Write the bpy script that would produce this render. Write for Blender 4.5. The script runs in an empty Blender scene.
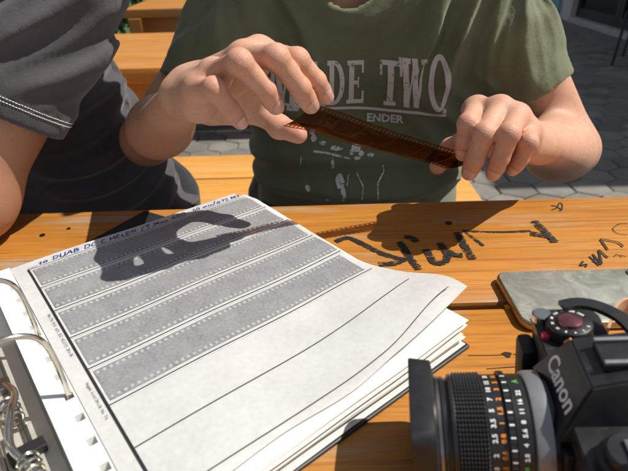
import bpy, bmesh, math, random
import numpy as np
from mathutils import Vector, Matrix, Euler
from mathutils.bvhtree import BVHTree
random.seed(7); RNG = np.random.default_rng(7)
S = bpy.context.scene; COL = S.collection
R = math.radians

# ------------------------------------------------------------------ camera, sky, sun, exposure
# table top is z = 0, ground is z = -0.75, +y looks across the table
cam = bpy.data.cameras.new('camera'); camo = bpy.data.objects.new('camera', cam); COL.objects.link(camo)
TH, RO = R(30.2), R(1.6)
fw = Vector((0, math.cos(TH), -math.sin(TH))); rt = Vector((1, 0, 0)); dn = Vector((0, -math.sin(TH), -math.cos(TH)))
r2 = rt*math.cos(RO) + dn*math.sin(RO); d2 = dn*math.cos(RO) - rt*math.sin(RO)
mw = Matrix((r2, -d2, -fw)).transposed().to_4x4(); mw.translation = (0, 0, .29); camo.matrix_world = mw
cam.sensor_width = 36; cam.lens = 36*510/628; cam.clip_start = .01; cam.clip_end = 500
cam.dof.use_dof = True; cam.dof.focus_distance = .50; cam.dof.aperture_fstop = 11
S.camera = camo
SUN_AZ, SUN_EL = R(87), R(56)
w = bpy.data.worlds.new('World'); S.world = w; w.use_nodes = True
nt = w.node_tree; bg = nt.nodes['Background']; sky = nt.nodes.new('ShaderNodeTexSky')
sky.sky_type = 'NISHITA'; sky.sun_disc = False; sky.sun_elevation = SUN_EL; sky.sun_rotation = SUN_AZ
hsv = nt.nodes.new('ShaderNodeHueSaturation'); hsv.inputs['Saturation'].default_value = .5
nt.links.new(sky.outputs[0], hsv.inputs['Color']); nt.links.new(hsv.outputs[0], bg.inputs[0]); bg.inputs[1].default_value = .086
sl = bpy.data.lights.new('sun', 'SUN'); sl.energy = 5.0; sl.angle = R(.53); sl.color = (1, .95, .87)
so = bpy.data.objects.new('sun', sl); COL.objects.link(so)
sd = Vector((math.cos(SUN_EL)*math.sin(SUN_AZ), math.cos(SUN_EL)*math.cos(SUN_AZ), math.sin(SUN_EL)))
so.rotation_euler = (-sd).to_track_quat('-Z', 'Y').to_euler()
S.view_settings.view_transform = 'Standard'; S.view_settings.look = 'None'; S.view_settings.exposure = .18; S.view_settings.gamma = 1

# ------------------------------------------------------------------ object helpers
WL = {}
def tag(o, label=None, cat=None, group=None, kind=None):
    if label: o['label'] = label
    if cat: o['category'] = cat
    if group: o['group'] = group
    if kind: o['kind'] = kind
    return o
def thing(name, label, cat, loc=(0, 0, 0), group=None):
    o = bpy.data.objects.new(name, None); COL.objects.link(o); o.location = loc; o.empty_display_size = .05
    WL[o.name] = Vector(loc); return tag(o, label, cat, group)
def link(name, me, mat=None, parent=None, smooth=False):
    """mesh with world-space vertices -> object with its origin at the box centre"""
    n = len(me.vertices); co = np.empty(n*3, np.float32); me.vertices.foreach_get('co', co); co = co.reshape(-1, 3)
    c = (co.min(0)+co.max(0))/2 if n else np.zeros(3)
    me.vertices.foreach_set('co', (co-c).ravel()); me.update()
    if smooth: me.polygons.foreach_set('use_smooth', np.ones(len(me.polygons), bool))
    if mat:
        for m in (mat if isinstance(mat, (list, tuple)) else [mat]): me.materials.append(m)
    o = bpy.data.objects.new(name, me); COL.objects.link(o); c = Vector([float(v) for v in c])
    if parent: o.parent = parent; o.location = c-WL[parent.name]
    else: o.location = c
    WL[o.name] = c; return o
def mesh(name, v, f):
    me = bpy.data.meshes.new(name); me.from_pydata([tuple(map(float, p)) for p in v], [], [tuple(map(int, q)) for q in f]); me.update(); return me
class MB:
    def __init__(s): s.v = []; s.f = []; s.m = []
    def add(s, v, f, m=0):
        n = len(s.v); s.v += [tuple(p) for p in v]; s.f += [tuple(i+n for i in q) for q in f]; s.m += [m]*len(f); return s
    def box(s, a, b, bev=0, T=None, m=0):
        x0, y0, z0 = a; x1, y1, z1 = b
        if bev <= 0:
            v = [(x, y, z) for z in (z0, z1) for y in (y0, y1) for x in (x0, x1)]
            f = [(0, 2, 3, 1), (4, 5, 7, 6), (0, 1, 5, 4), (2, 6, 7, 3), (0, 4, 6, 2), (1, 3, 7, 5)]
        else:
            bm = bmesh.new(); bmesh.ops.create_cube(bm, size=1)
            for q in bm.verts: q.co = Vector(((x0+x1)/2+q.co.x*(x1-x0), (y0+y1)/2+q.co.y*(y1-y0), (z0+z1)/2+q.co.z*(z1-z0)))
            bmesh.ops.bevel(bm, geom=bm.edges[:], offset=bev, segments=2, affect='EDGES', profile=.5)
            bm.verts.index_update(); v = [q.co[:] for q in bm.verts]; f = [[q.index for q in p.verts] for p in bm.faces]; bm.free()
        if T: v = [(T @ Vector(p))[:] for p in v]
        return s.add(v, f, m)
    def tube(s, pts, r, n=10, cap=True, m=0):
        P = [Vector(p) for p in pts]; rs = r if isinstance(r, (list, tuple)) else [r]*len(P); v = []; f = []; up = None
        for i, p in enumerate(P):
            t = (P[min(i+1, len(P)-1)]-P[max(i-1, 0)]).normalized()
            if up is None: up = t.orthogonal().normalized()
            up = (up-t*up.dot(t)).normalized(); sdv = t.cross(up)
            v += [(p+(up*math.cos(a)+sdv*math.sin(a))*rs[i])[:] for a in [2*math.pi*k/n for k in range(n)]]
        for i in range(len(P)-1):
            for k in range(n): f.append((i*n+k, i*n+(k+1) % n, (i+1)*n+(k+1) % n, (i+1)*n+k))
        if cap: f += [tuple(range(n))[::-1], tuple((len(P)-1)*n+k for k in range(n))]
        return s.add(v, f, m)
    def lathe(s, prof, T=None, n=64, cap=True, m=0):
        """prof: (axial, radius) along local x"""
        v = []; f = []
        for a, r in prof: v += [(a, r*math.cos(t), r*math.sin(t)) for t in [2*math.pi*k/n for k in range(n)]]
        for i in range(len(prof)-1):
            for k in range(n): f.append((i*n+k, i*n+(k+1) % n, (i+1)*n+(k+1) % n, (i+1)*n+k))
        if cap: f += [tuple(range(n))[::-1], tuple((len(prof)-1)*n+k for k in range(n))]
        if T: v = [(T @ Vector(p))[:] for p in v]
        return s.add(v, f, m)
    def prism(s, poly, z0, z1, T=None, m=0):
        n = len(poly); v = [(x, y, z0) for x, y in poly]+[(x, y, z1) for x, y in poly]
        f = [tuple(range(n))[::-1], tuple(range(n, 2*n))]+[(i, (i+1) % n, n+(i+1) % n, n+i) for i in range(n)]
        if T: v = [(T @ Vector(p))[:] for p in v]
        return s.add(v, f, m)
    def build(s, name, mat, parent=None, smooth=False):
        me = mesh(name, s.v, s.f)
        bm = bmesh.new(); bm.from_mesh(me); bmesh.ops.recalc_face_normals(bm, faces=bm.faces[:]); bm.to_mesh(me); bm.free()
        if isinstance(mat, (list, tuple)): me.polygons.foreach_set('material_index', s.m)
        o = link(name, me, mat, parent)
        if smooth:
            me.polygons.foreach_set('use_smooth', np.ones(len(me.polygons), bool)); me.set_sharp_from_angle(angle=R(40))
        return o

# ------------------------------------------------------------------ material helpers
class NT:
    def __init__(s, name, rough=.5, **k):
        s.m = bpy.data.materials.new(name); s.m.use_nodes = True; s.t = s.m.node_tree; s.b = s.t.nodes['Principled BSDF']
        s.b.inputs['Roughness'].default_value = rough
        for a, v in k.items(): s.b.inputs[a.replace('_', ' ')].default_value = v
    def n(s, typ, **k):
        q = s.t.nodes.new('ShaderNode'+typ)
        for a, v in k.items():
            if isinstance(a, str) and hasattr(q, a) and a not in q.inputs: setattr(q, a, v)
            else: q.inputs[a].default_value = v
        return q
    def l(s, a, b): s.t.links.new(a, b)
    def coord(s, kind='Object', scale=(1, 1, 1), rot=(0, 0, 0)):
        c = s.n('TexCoord'); mp = s.n('Mapping'); mp.inputs['Scale'].default_value = scale; mp.inputs['Rotation'].default_value = rot
        s.l(c.outputs[kind], mp.inputs[0]); return mp.outputs[0]
    def pos(s, scale=(1, 1, 1)):
        g = s.n('NewGeometry'); mp = s.n('Mapping'); mp.inputs['Scale'].default_value = scale; s.l(g.outputs['Position'], mp.inputs[0]); return mp.outputs[0]
    def noise(s, vec, scale, detail=4, rough=.55, dist=0):
        q = s.n('TexNoise'); q.inputs['Scale'].default_value = scale; q.inputs['Detail'].default_value = detail; q.inputs['Roughness'].default_value = rough
        q.inputs['Distortion'].default_value = dist; s.l(vec, q.inputs['Vector']); return q.outputs['Fac']
    def ramp(s, fac, stops, interp='LINEAR'):
        q = s.n('ValToRGB'); q.color_ramp.interpolation = interp; e = q.color_ramp.elements
        while len(e) < len(stops): e.new(.5)
        for i, (p, c) in enumerate(stops):
            e[i].position = p; e[i].color = (c if len(c) == 4 else (*c, 1)) if isinstance(c, (tuple, list)) else (c, c, c, 1)
        s.l(fac, q.inputs[0]); return q.outputs[0]
    def math(s, op, a, b=None, c=None):
        q = s.n('Math', operation=op)
        for i, x in enumerate((a, b, c)):
            if x is None: continue
            if isinstance(x, (int, float)): q.inputs[i].default_value = x
            else: s.l(x, q.inputs[i])
        return q.outputs[0]
    def mix(s, fac, a, b, blend='MIX'):
        q = s.n('Mix', data_type='RGBA', blend_type=blend)
        for i, x in ((0, fac), (6, a), (7, b)):
            if isinstance(x, (int, float)): q.inputs[i].default_value = x
            elif isinstance(x, (tuple, list)): q.inputs[i].default_value = (*x, 1) if len(x) == 3 else x
            else: s.l(x, q.inputs[i])
        return q.outputs[2]
    def bump(s, h, strength=.3, dist=.001, normal=None):
        q = s.n('Bump'); q.inputs['Strength'].default_value = strength; q.inputs['Distance'].default_value = dist; s.l(h, q.inputs['Height'])
        if normal: s.l(normal, q.inputs['Normal'])
        s.l(q.outputs[0], s.b.inputs['Normal']); return q.outputs[0]
    def attr(s, name): return s.n('Attribute', attribute_name=name).outputs['Fac']
    def col(s, x): s.l(x, s.b.inputs['Base Color']); return s
    def rgh(s, x): s.l(x, s.b.inputs['Roughness']); return s

def plain(name, c, rough=.5, metal=0, var=.12, scale=40, bump=0, **k):
    t = NT(name, rough, **k); t.b.inputs['Metallic'].default_value = metal
    n = t.noise(t.coord(), scale, 4); lo = tuple(x*(1-var) for x in c); hi = tuple(min(1, x*(1+var)) for x in c)
    t.col(t.ramp(n, [(.3, lo), (.7, hi)])); t.rgh(t.math('MULTIPLY_ADD', n, .25, rough-.12))
    if bump: t.bump(n, bump, .0005)
    return t.m

def wood(name, a, b, dark, axis=0, seed=0, wear=0.0, rough=.42, far=False):
    t = NT(name, rough)
    g = t.n('NewGeometry'); oi = t.n('ObjectInfo'); add = t.n('VectorMath', operation='ADD')
    sc = t.n('VectorMath', operation='SCALE'); t.l(oi.outputs['Location'], sc.inputs[0]); sc.inputs['Scale'].default_value = 3.7
    t.l(g.outputs['Position'], add.inputs[0]); t.l(sc.outputs[0], add.inputs[1])
    mp = t.n('Mapping'); s = [38., 38., 38.]; s[axis] = 2.2; mp.inputs['Scale'].default_value = s; mp.inputs['Location'].default_value = (seed, seed*.7, 0)
    t.l(add.outputs[0], mp.inputs[0])
    n1 = t.noise(mp.outputs[0], 1.0, 5, .6, .6)
    mp2 = t.n('Mapping'); s = [260., 260., 260.]; s[axis] = 7; mp2.inputs['Scale'].default_value = s; t.l(add.outputs[0], mp2.inputs[0])
    n2 = t.noise(mp2.outputs[0], 1.0, 4, .65, .2)
    mp3 = t.n('Mapping'); s = [9., 9., 9.]; s[axis] = 2.5; mp3.inputs['Scale'].default_value = s; t.l(add.outputs[0], mp3.inputs[0])
    n3 = t.noise(mp3.outputs[0], 1.0, 3)
    c = t.ramp(n1, [(.28, a), (.5, tuple((x+y)/2 for x, y in zip(a, b))), (.72, b)])
    c = t.mix(t.ramp(n2, [(.32, .60), (.50, 0.)]), c, dark)
    mp5 = t.n('Mapping'); s = [700., 700., 700.]; s[axis] = 30; mp5.inputs['Scale'].default_value = s; t.l(add.outputs[0], mp5.inputs[0]); n5 = t.noise(mp5.outputs[0], 1.0, 3, .7)
    c = t.mix(t.ramp(n5, [(.30, .40), (.47, 0.)]), c, dark); c = t.mix(t.ramp(n5, [(.60, 0.), (.78, .30)]), c, tuple(min(1, x*1.35+.03) for x in b))
    nd = t.noise(g.outputs['Position'], 160, 3, .7); c = t.mix(t.ramp(nd, [(.70, 0.), (.78, .5)]), c, (.10, .06, .03))
    c = t.mix(t.math('MULTIPLY', t.ramp(n3, [(.35, 0.), (.75, 1.)]), .35), c, tuple(x*.72 for x in a))
    if wear:
        nw = t.noise(mp2.outputs[0], .6, 3, .7, .4)
        mp4 = t.n('Mapping'); mp4.inputs['Scale'].default_value = (5, 22, 5); t.l(g.outputs['Position'], mp4.inputs[0])
        m = t.math('MULTIPLY', t.ramp(t.noise(mp4.outputs[0], 1, 4), [(.53, 0.), (.66, 1.)]), t.ramp(nw, [(.42, 0.), (.56, 1.)]))
        c = t.mix(t.math('MULTIPLY', m, wear), c, (.36, .29, .21))
    t.col(c); t.rgh(t.math('MULTIPLY_ADD', n2, .3, rough-.12))
    t.bump(t.math('ADD', t.math('ADD', n2, t.math('MULTIPLY', n5, .4)), t.math('MULTIPLY', n1, .6)), .28, .0011)
    t.b.inputs['Specular IOR Level'].default_value = .4
    return t.m
M = {}
M['table'] = wood('orange stained wood', (.395, .152, .022), (.530, .226, .036), (.20, .072, .015), 0, 3, .8)
M['table2'] = wood('orange stained wood weathered', (.42, .17, .028), (.55, .235, .04), (.22, .09, .018), 0, 9, .2, .55)
M['bench'] = wood('yellow stained wood', (.56, .26, .05), (.72, .36, .09), (.34, .14, .03), 0, 5, .35)
M['woody'] = wood('stained wood across', (.42, .17, .028), (.55, .235, .04), (.24, .09, .018), 1, 2, 0, .55)
M['woodz'] = wood('stained wood upright', (.40, .16, .028), (.52, .22, .04), (.24, .09, .018), 2, 4, 0, .55)
M['marker'] = None
def marker(name, c, lo, hi, scale=420):
    t = NT(name, .55); n = t.noise(t.pos((scale*.35, scale, scale)), 1, 4, .7); tr = t.n('BsdfTransparent'); mx = t.n('MixShader')
    t.l(t.ramp(n, [(lo, 0.), (hi, 1.)]), mx.inputs[0]); t.l(tr.outputs[0], mx.inputs[1]); t.l(t.b.outputs[0], mx.inputs[2])
    t.l(mx.outputs[0], t.t.nodes['Material Output'].inputs[0]); t.b.inputs['Base Color'].default_value = (*c, 1); return t.m
M['marker'] = marker('worn black marker', (.012, .011, .010), .375, .485)
M['pen'] = marker('black pen', (.012, .011, .010), .14, .29)
M['blue'] = plain('blue ink', (.015, .045, .30), .5)
M['ink'] = plain('black print', (.02, .02, .022), .5)
M['bolt'] = plain('dark bolt steel', (.05, .045, .04), .45, .8)
M['hole'] = plain('knot hole', (.02, .012, .006), .9)

# ------------------------------------------------------------------ distance-field surfaces
def vnoise(P, sc, seed=0):
    q = P*sc+seed*17.31; i = np.floor(q).astype(np.int64); f = q-i; f = f*f*(3-2*f)
    def h(a, b, c):
        x = (a*374761393+b*668265263+c*2147483647+seed*974711) & 0x7fffffff
        x = ((x ^ (x >> 13))*1274126177) & 0x7fffffff
        return ((x ^ (x >> 16)) & 0xffff)/65535.
    r = 0
    for dx in (0, 1):
        for dy in (0, 1):
            for dz in (0, 1):
                wgt = (f[:, 0] if dx else 1-f[:, 0])*(f[:, 1] if dy else 1-f[:, 1])*(f[:, 2] if dz else 1-f[:, 2])
                r = r+wgt*h(i[:, 0]+dx, i[:, 1]+dy, i[:, 2]+dz)
    return r*2-1
def rc(P, a, b, ra, rb):
    a = np.asarray(a, float); b = np.asarray(b, float); ba = b-a; pa = P-a
    t = np.clip(pa@ba/(ba@ba), 0, 1); return np.linalg.norm(pa-t[:, None]*ba, axis=1)-(ra+(rb-ra)*t)
def ell(P, c, r, rot=None):
    q = P-np.asarray(c, float)
    if rot is not None: q = q@rot
    r = np.asarray(r, float); k0 = np.linalg.norm(q/r, axis=1); k1 = np.linalg.norm(q/(r*r), axis=1)+1e-9
    return k0*(k0-1)/k1
def smin(a, b, k):
    h = np.clip(.5+.5*(b-a)/k, 0, 1); return b+(a-b)*h-k*h*(1-h)
def smax(a, b, k): return -smin(-a, -b, k)
def sdf_mesh(name, fn, lo, hi, h, fit=2):
    lo = np.array(lo, float); hi = np.array(hi, float); B = 12
    nb = np.ceil((hi-lo)/(h*B)).astype(int); N = nb*B+1
    D = np.full(N, 1., np.float32)
    bi = np.stack(np.meshgrid(*[np.arange(k) for k in nb], indexing='ij'), -1).reshape(-1, 3)
    dc = fn(lo+(bi*B+B/2)*h); act = np.abs(dc) < h*B*.87*1.6
    for b, d in zip(bi[~act], dc[~act]):
        if d < 0: x, y, z = b*B; D[x:x+B+1, y:y+B+1, z:z+B+1] = -1
    loc = np.stack(np.meshgrid(*[np.arange(B+1)]*3, indexing='ij'), -1).reshape(-1, 3)
    ab = bi[act]
    for c in range(0, len(ab), 160):
        ch = ab[c:c+160]; idx = (ch[:, None, :]*B+loc[None]).reshape(-1, 3)
        D[idx[:, 0], idx[:, 1], idx[:, 2]] = fn(lo+idx*h)
    I = D < 0
    n = I[:-1, :-1, :-1].astype(np.int8)
    tot = sum(I[a:N[0]-1+a, b:N[1]-1+b, c:N[2]-1+c].astype(np.int8) for a in (0, 1) for b in (0, 1) for c in (0, 1))
    cells = np.argwhere((tot > 0) & (tot < 8)); vid = np.full(N-1, -1, np.int32); vid[tuple(cells.T)] = np.arange(len(cells))
    cor = np.array([(a, b, c) for a in (0, 1) for b in (0, 1) for c in (0, 1)])
    ed = [(i, j) for i in range(8) for j in range(i+1, 8) if abs(cor[i]-cor[j]).sum() == 1]
    vals = np.stack([D[tuple((cells+c).T)] for c in cor], 1); acc = np.zeros((len(cells), 3)); cnt = np.zeros(len(cells))
    for i, j in ed:
        a, b = vals[:, i], vals[:, j]; m = (a < 0) != (b < 0); t = np.where(m, a/np.where(m, a-b, 1), 0)
        acc += np.where(m[:, None], cor[i]+(cor[j]-cor[i])*t[:, None], 0); cnt += m
    V = lo+(cells+acc/np.maximum(cnt, 1)[:, None])*h; F = []
    for ax in range(3):
        o1, o2 = [(1, 2), (2, 0), (0, 1)][ax]; sl0 = [slice(None)]*3; sl1 = [slice(None)]*3; sl0[ax] = slice(None, -1); sl1[ax] = slice(1, None)
        e = np.argwhere(I[tuple(sl0)] != I[tuple(sl1)])
        e = e[(e[:, o1] > 0) & (e[:, o2] > 0) & (e[:, o1] < N[o1]-1) & (e[:, o2] < N[o2]-1)]
        s = I[tuple(sl0)][tuple(e.T)]; q = []
        for a, b in ((0, 0), (1, 0), (1, 1), (0, 1)):
            c = e.copy(); c[:, o1] -= 1-a; c[:, o2] -= 1-b; q.append(vid[tuple(c.T)])
        q = np.stack(q, 1); q[~s] = q[~s][:, ::-1]; F.append(q)
    F = np.concatenate(F); F = F[(F >= 0).all(1)]
    for _ in range(fit):
        d = fn(V); e = h*.4; g = np.stack([fn(V+np.eye(3)[k]*e)-fn(V-np.eye(3)[k]*e) for k in range(3)], 1)
        ln = np.linalg.norm(g, axis=1, keepdims=True)+1e-9; V = V-np.clip(d, -h, h)[:, None]*g/ln
    return V, F
def np_mesh(name, V, F):
    me = bpy.data.meshes.new(name); me.vertices.add(len(V)); me.vertices.foreach_set('co', np.asarray(V, np.float32).ravel())
    k = F.shape[1]; me.loops.add(len(F)*k); me.loops.foreach_set('vertex_index', np.asarray(F, np.int32).ravel())
    me.polygons.add(len(F)); me.polygons.foreach_set('loop_start', np.arange(0, len(F)*k, k, dtype=np.int32)); me.update(calc_edges=True); me.validate(); return me
def setattr_f(me, name, val):
    a = me.attributes.new(name, 'FLOAT', 'POINT'); a.data.foreach_set('value', np.asarray(val, np.float32))
def strokes(poly, wd):
    """flat ribbon of a 2-D polyline -> verts, quads"""
    P = [np.array(p, float) for p in poly]; v = []; f = []
    for i, p in enumerate(P):
        t = P[min(i+1, len(P)-1)]-P[max(i-1, 0)]; t /= np.linalg.norm(t)+1e-9; n = np.array((-t[1], t[0]))*(wd[i] if isinstance(wd, (list, tuple)) else wd)/2
        v += [tuple(p+n), tuple(p-n)]
    for i in range(len(P)-1): f.append((2*i, 2*i+1, 2*i+3, 2*i+2))
    return v, f
def smooth_poly(p, n=6):
    P = [np.array(q, float) for q in p]; out = []
    for i in range(len(P)-1):
        a, b, c, d = P[max(i-1, 0)], P[i], P[i+1], P[min(i+2, len(P)-1)]
        for k in range(n):
            t = k/n; out.append(.5*((2*b)+(c-a)*t+(2*a-5*b+4*c-d)*t*t+(3*b-a-3*c+d)*t**3))
    return [tuple(q) for q in out]+[tuple(P[-1])]
def text_mesh(body, size, shear=0, spacing=1, res=3, bold=0):
    cu = bpy.data.curves.new('t', 'FONT'); cu.body = body; cu.size = size; cu.shear = shear; cu.space_character = spacing; cu.resolution_u = res; cu.offset = bold
    ob = bpy.data.objects.new('t', cu); COL.objects.link(ob); dg = bpy.context.evaluated_depsgraph_get(); me = bpy.data.meshes.new_from_object(ob.evaluated_get(dg))
    v = [q.co[:] for q in me.vertices]; f = [tuple(p.vertices) for p in me.polygons]
    bpy.data.objects.remove(ob); bpy.data.curves.remove(cu); bpy.data.meshes.remove(me); return v, f
# ------------------------------------------------------------------ setting
M['joint'] = plain('sand in the joints', (.085, .08, .073), .95, 0, .3, 30)
def mat_paver():
    t = NT('grey concrete paver', .85); oi = t.n('ObjectInfo')
    g = t.pos(); n = t.noise(g, 14, 5, .6); n2 = t.noise(g, 190, 3)
    c = t.ramp(n, [(.25, (.155, .146, .128)), (.75, (.25, .235, .208))])
    c = t.mix(t.math('MULTIPLY', oi.outputs['Random'], .75), c, (.085, .082, .076)); c = t.mix(t.ramp(n2, [(.55, 0.), (.8, .5)]), c, (.10, .10, .095))
    t.col(c); t.bump(n2, .4, .002); return t.m
M['paver'] = mat_paver()
g = MB().box((-60, -40, -.95), (60, 80, -.768)); g.build('ground', M['joint'])['kind'] = 'structure'
# interlocking pavement: real stones with chamfered tops and open joints
def paver_mesh():
    b = MB(); a = .098
    hexa = [(a*1.0*math.cos(R(60*k+30)), .74*a*1.0*math.sin(R(60*k+30))*1.25) for k in range(6)]
    inn = [(x*.93, y*.93) for x, y in hexa]
    v = [(x, y, -.05) for x, y in hexa]+[(x, y, -.005) for x, y in hexa]+[(x, y, 0) for x, y in inn]; f = [tuple(range(12, 18))]
    for i in range(6):
        j = (i+1) % 6; f += [(i, j, 6+j, 6+i), (6+i, 6+j, 12+j, 12+i)]
    me = mesh('paver', v, f); me.materials.append(M['paver']); return me
pvm = paver_mesh(); pavement = thing('pavement', None, None, (0, 0, -.75)); pavement['kind'] = 'structure'
inv = mw.inverted(); cand = []; rest = MB()
px_, py_ = .174, .139
for j in range(-2, 62):
    for i in range(-16, 40):
        x = i*px_+(px_/2 if j % 2 else 0); y = 1.75+j*py_
        q = inv @ Vector((x, y, -.75)); sx = 314+510*q.x/-q.z; sy = 235.5-510*q.y/-q.z
        vis = -20 < sx < 650 and -12 < sy < 215 and (sx > 455 or 150 < sx < 275 and sy > 85)
        cand.append((-sy if vis else 999+y, x, y))
cand.sort()
for k, (d, x, y) in enumerate(cand):
    T = Matrix.Translation((x, y, -.75+random.uniform(-.003, .003))) @ Matrix.Rotation(random.uniform(-.02, .02), 4, 'Z') @ Matrix.Rotation(random.uniform(-.012, .012), 4, 'X')
    if k < 290:
        o = bpy.data.objects.new('paver', pvm); COL.objects.link(o); o.parent = pavement; T.translation -= Vector((0, 0, -.75)); o.matrix_local = T
    else: rest.add([(T @ q.co)[:] for q in pvm.vertices], [tuple(p.vertices) for p in pvm.polygons])
rest.build('paver_field', M['paver'], pavement)['kind'] = 'stuff'

# picnic table in the foreground
def leg_frame(t, x, y0, y1, top, mat, wdt=.09, nm='leg'):
    for y in (y0, y1): MB().box((x-wdt/2, y-.045, -.752), (x+wdt/2, y+.045, top), .004).build(nm, mat, t)
table = thing('picnic_table', 'orange stained picnic table with black marker scrawls under the open binder', 'table', (.1, .25, -.75))
yb = [(-.075, .147), (.155, .361), (.369, .5765)]; boards = []
for y0, y1 in yb:
    b = MB().box((-1.15, y0, -.042), (1.25, y1, 0), .004).build('tabletop_board', M['table'], table, True); boards.append(b)
for x in (-.85, .95):
    MB().box((x-.045, -.03, -.135), (x+.045, .53, -.0425), .004).build('crossbeam', M['woody'], table)
    leg_frame(table, x, .02, .48, -.1355, M['woodz'])
MB().box((-.8, .21, -.4), (.9, .29, -.33), .004).build('stretcher', M['table2'], table)
def flat(name, polys, wd, mat, parent, z=.0006, jit=.0006, end=None):
    for k, p in enumerate(polys):
        b = MB(); p = smooth_poly(p, 7) if len(p) > 2 else [tuple(np.array(p[0])*(1-t)+np.array(p[1])*t) for t in np.linspace(0, 1, 8)]
        ws = [wd*(1+random.uniform(-.14, .14)) for _ in p]
        v, f = strokes(p, ws); b.add([(x, y, z+k*.00012) for x, y in v], f); b.build(name, mat, parent)
far = boards[2]
scr = [[(.0233, .4824), (.0379, .4899), (.0535, .4754), (.0706, .4562), (.0937, .4412)], [(.0652, .4345), (.081, .4361), (.0956, .445)],
       [(.093, .4786), (.0963, .4651), (.0987, .4473), (.1047, .4233)], [(.1004, .4893), (.1083, .486), (.1124, .4776)],
       [(.1188, .4613), (.1203, .4486), (.1226, .4349), (.1329, .4344)], [(.1329, .4344), (.1393, .4501), (.1366, .4736)],
       [(.1362, .4656), (.1446, .4499), (.1545, .4469)], [(.1614, .4944), (.1612, .4722), (.1629, .4391)],
       [(.2411, .488), (.2576, .4809)], [(.2556, .5156), (.2579, .491), (.2599, .4681)]]
flat('marker_scrawl', scr, .0080, M['marker'], far)
flat('marker_scrawl', [[(.1678, .4985), (.204, .494), (.2434, .4942)], [(.171, .4959), (.1764, .4801), (.1815, .465)]], .0042, M['marker'], far)
flat('drawn_heart', [[(.2873, .5429), (.2962, .5488), (.3043, .5607), (.3056, .5560), (.2989, .5422), (.2950, .5400)], [(.291, .5538), (.2962, .5520), (.2989, .5422)]], .0016, M['pen'], far)
flat('pen_lettering', [[(.2724, .4305), (.2656, .4224), (.2729, .4249), (.2693, .4196)], [(.2826, .4387), (.2836, .4215)], [(.2846, .4299), (.2887, .4414)], [(.2816, .4301), (.2874, .423)],
     [(.2877, .4426), (.288, .4241)], [(.288, .4241), (.2977, .4499)], [(.2977, .4499), (.2997, .4349)], [(.31, .4713), (.3071, .4494)], [(.31, .4713), (.3245, .4641), (.326, .4546)]], .0020, M['pen'], far)
flat('pen_lettering', [[(.3073, .4374), (.3125, .4413), (.3141, .4353)], [(.315, .44), (.3196, .4368)], [(.335, .4937), (.3472, .5037), (.3581, .5045)], [(.335, .4937), (.3347, .4833), (.3444, .4794)]], .0009, M['pen'], far)
def disc(name, x, y, r, mat, parent, z0, z1):
    MB().prism([(x+r*math.cos(a), y+r*1.0*math.sin(a)) for a in np.linspace(0, 2*math.pi, 17)[:-1]], z0, z1).build(name, mat, parent)
disc('bolt', .1569, .5172,   .0036, M['bolt'], far, -.002, .0012); disc('bolt', -.3147, .5155, .0030, M['bolt'], far, -.002, .0012)
disc('bolt', -.29, .53, .0022, M['bolt'], far, -.002, .001)
kn = [(.1509+.0035*math.cos(a)*(1+.35*math.sin(3*a)), .3008+.0032*math.sin(a)) for a in np.linspace(0, 2*math.pi, 15)[:-1]]
MB().prism(kn, .0001, .0005).build('knot_hole', M['hole'], boards[1])
flat('wood_crack', [[(.120, .3012), (.135, .3006), (.147, .3006)], [(.156, .3008), (.170, .3002)], [(.13, .286), (.16, .2875), (.19, .286)]], .0006, M['hole'], boards[1], .0004)

# the bench the two people sit on
bench = thing('bench', 'yellow wooden bench of wide boards behind the picnic table', 'bench', (-.5, 1.25, -.75))
for y0, y1 in ((.985, 1.163), (1.170, 1.353), (1.361, 1.54)):
    MB().box((-1.7, y0, -.345), (.435, y1, -.30), .004).build('seat_board', M['bench'], bench, True)
for x in (-1.4, .2):
    MB().box((x-.04, 1.0, -.42), (x+.04, 1.52, -.3455), .004).build('crossbeam', M['woody'], bench); leg_frame(bench, x, 1.06, 1.46, -.4205, M['woodz'], .08)
# neighbouring picnic tables
t2 = thing('picnic_table', 'orange picnic table with closed dark apron behind the bench', 'table', (-.8, 2.03, -.75), 'other picnic tables behind the people')
for k in range(4):
    y = 1.665+k*.183; MB().box((-2.1, y, -.10), (.55, y+.178, -.05), .005).build('tabletop_board', M['table2'], t2, True)
MB().box((-2.0, 1.70, -.36), (-.52, 1.73, -.1005), .004).build('apron', M['table2'], t2)
MB().box((-2.0, 1.72, -.62), (-.52, 1.745, -.368), .004).build('apron', M['table2'], t2)
for x in (-1.8, .3): leg_frame(t2, x, 1.79, 2.3, -.1005, M['woodz'])
t3 = thing('picnic_table', 'paler timber picnic table with knotty side panel by the hedge', 'table', (-.3, 3.3, -.75), 'other picnic tables behind the people')
for k in range(4):
    y = 2.99+k*.17; MB().box((-1.0, y, -.060), (.75, y+.165, -.015), .005).build('tabletop_board', M['table2'], t3, True)
MB().box((-.96, 3.06, -.32), (.68, 3.09, -.0605), .004).build('side_panel', M['table2'], t3)
MB().box((-.96, 3.065, -.62), (.68, 3.09, -.328), .004).build('side_panel', M['table2'], t3)
for x in (-.94, .66): leg_frame(t3, x, 3.03, 3.6, -.0605, M['woodz'], .07)
for x in (-.66, -.2): MB().tube([(x, 3.0595, -.14), (x, 3.056, -.14)], .024, 10).build('knot', M['hole'], t3)

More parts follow.
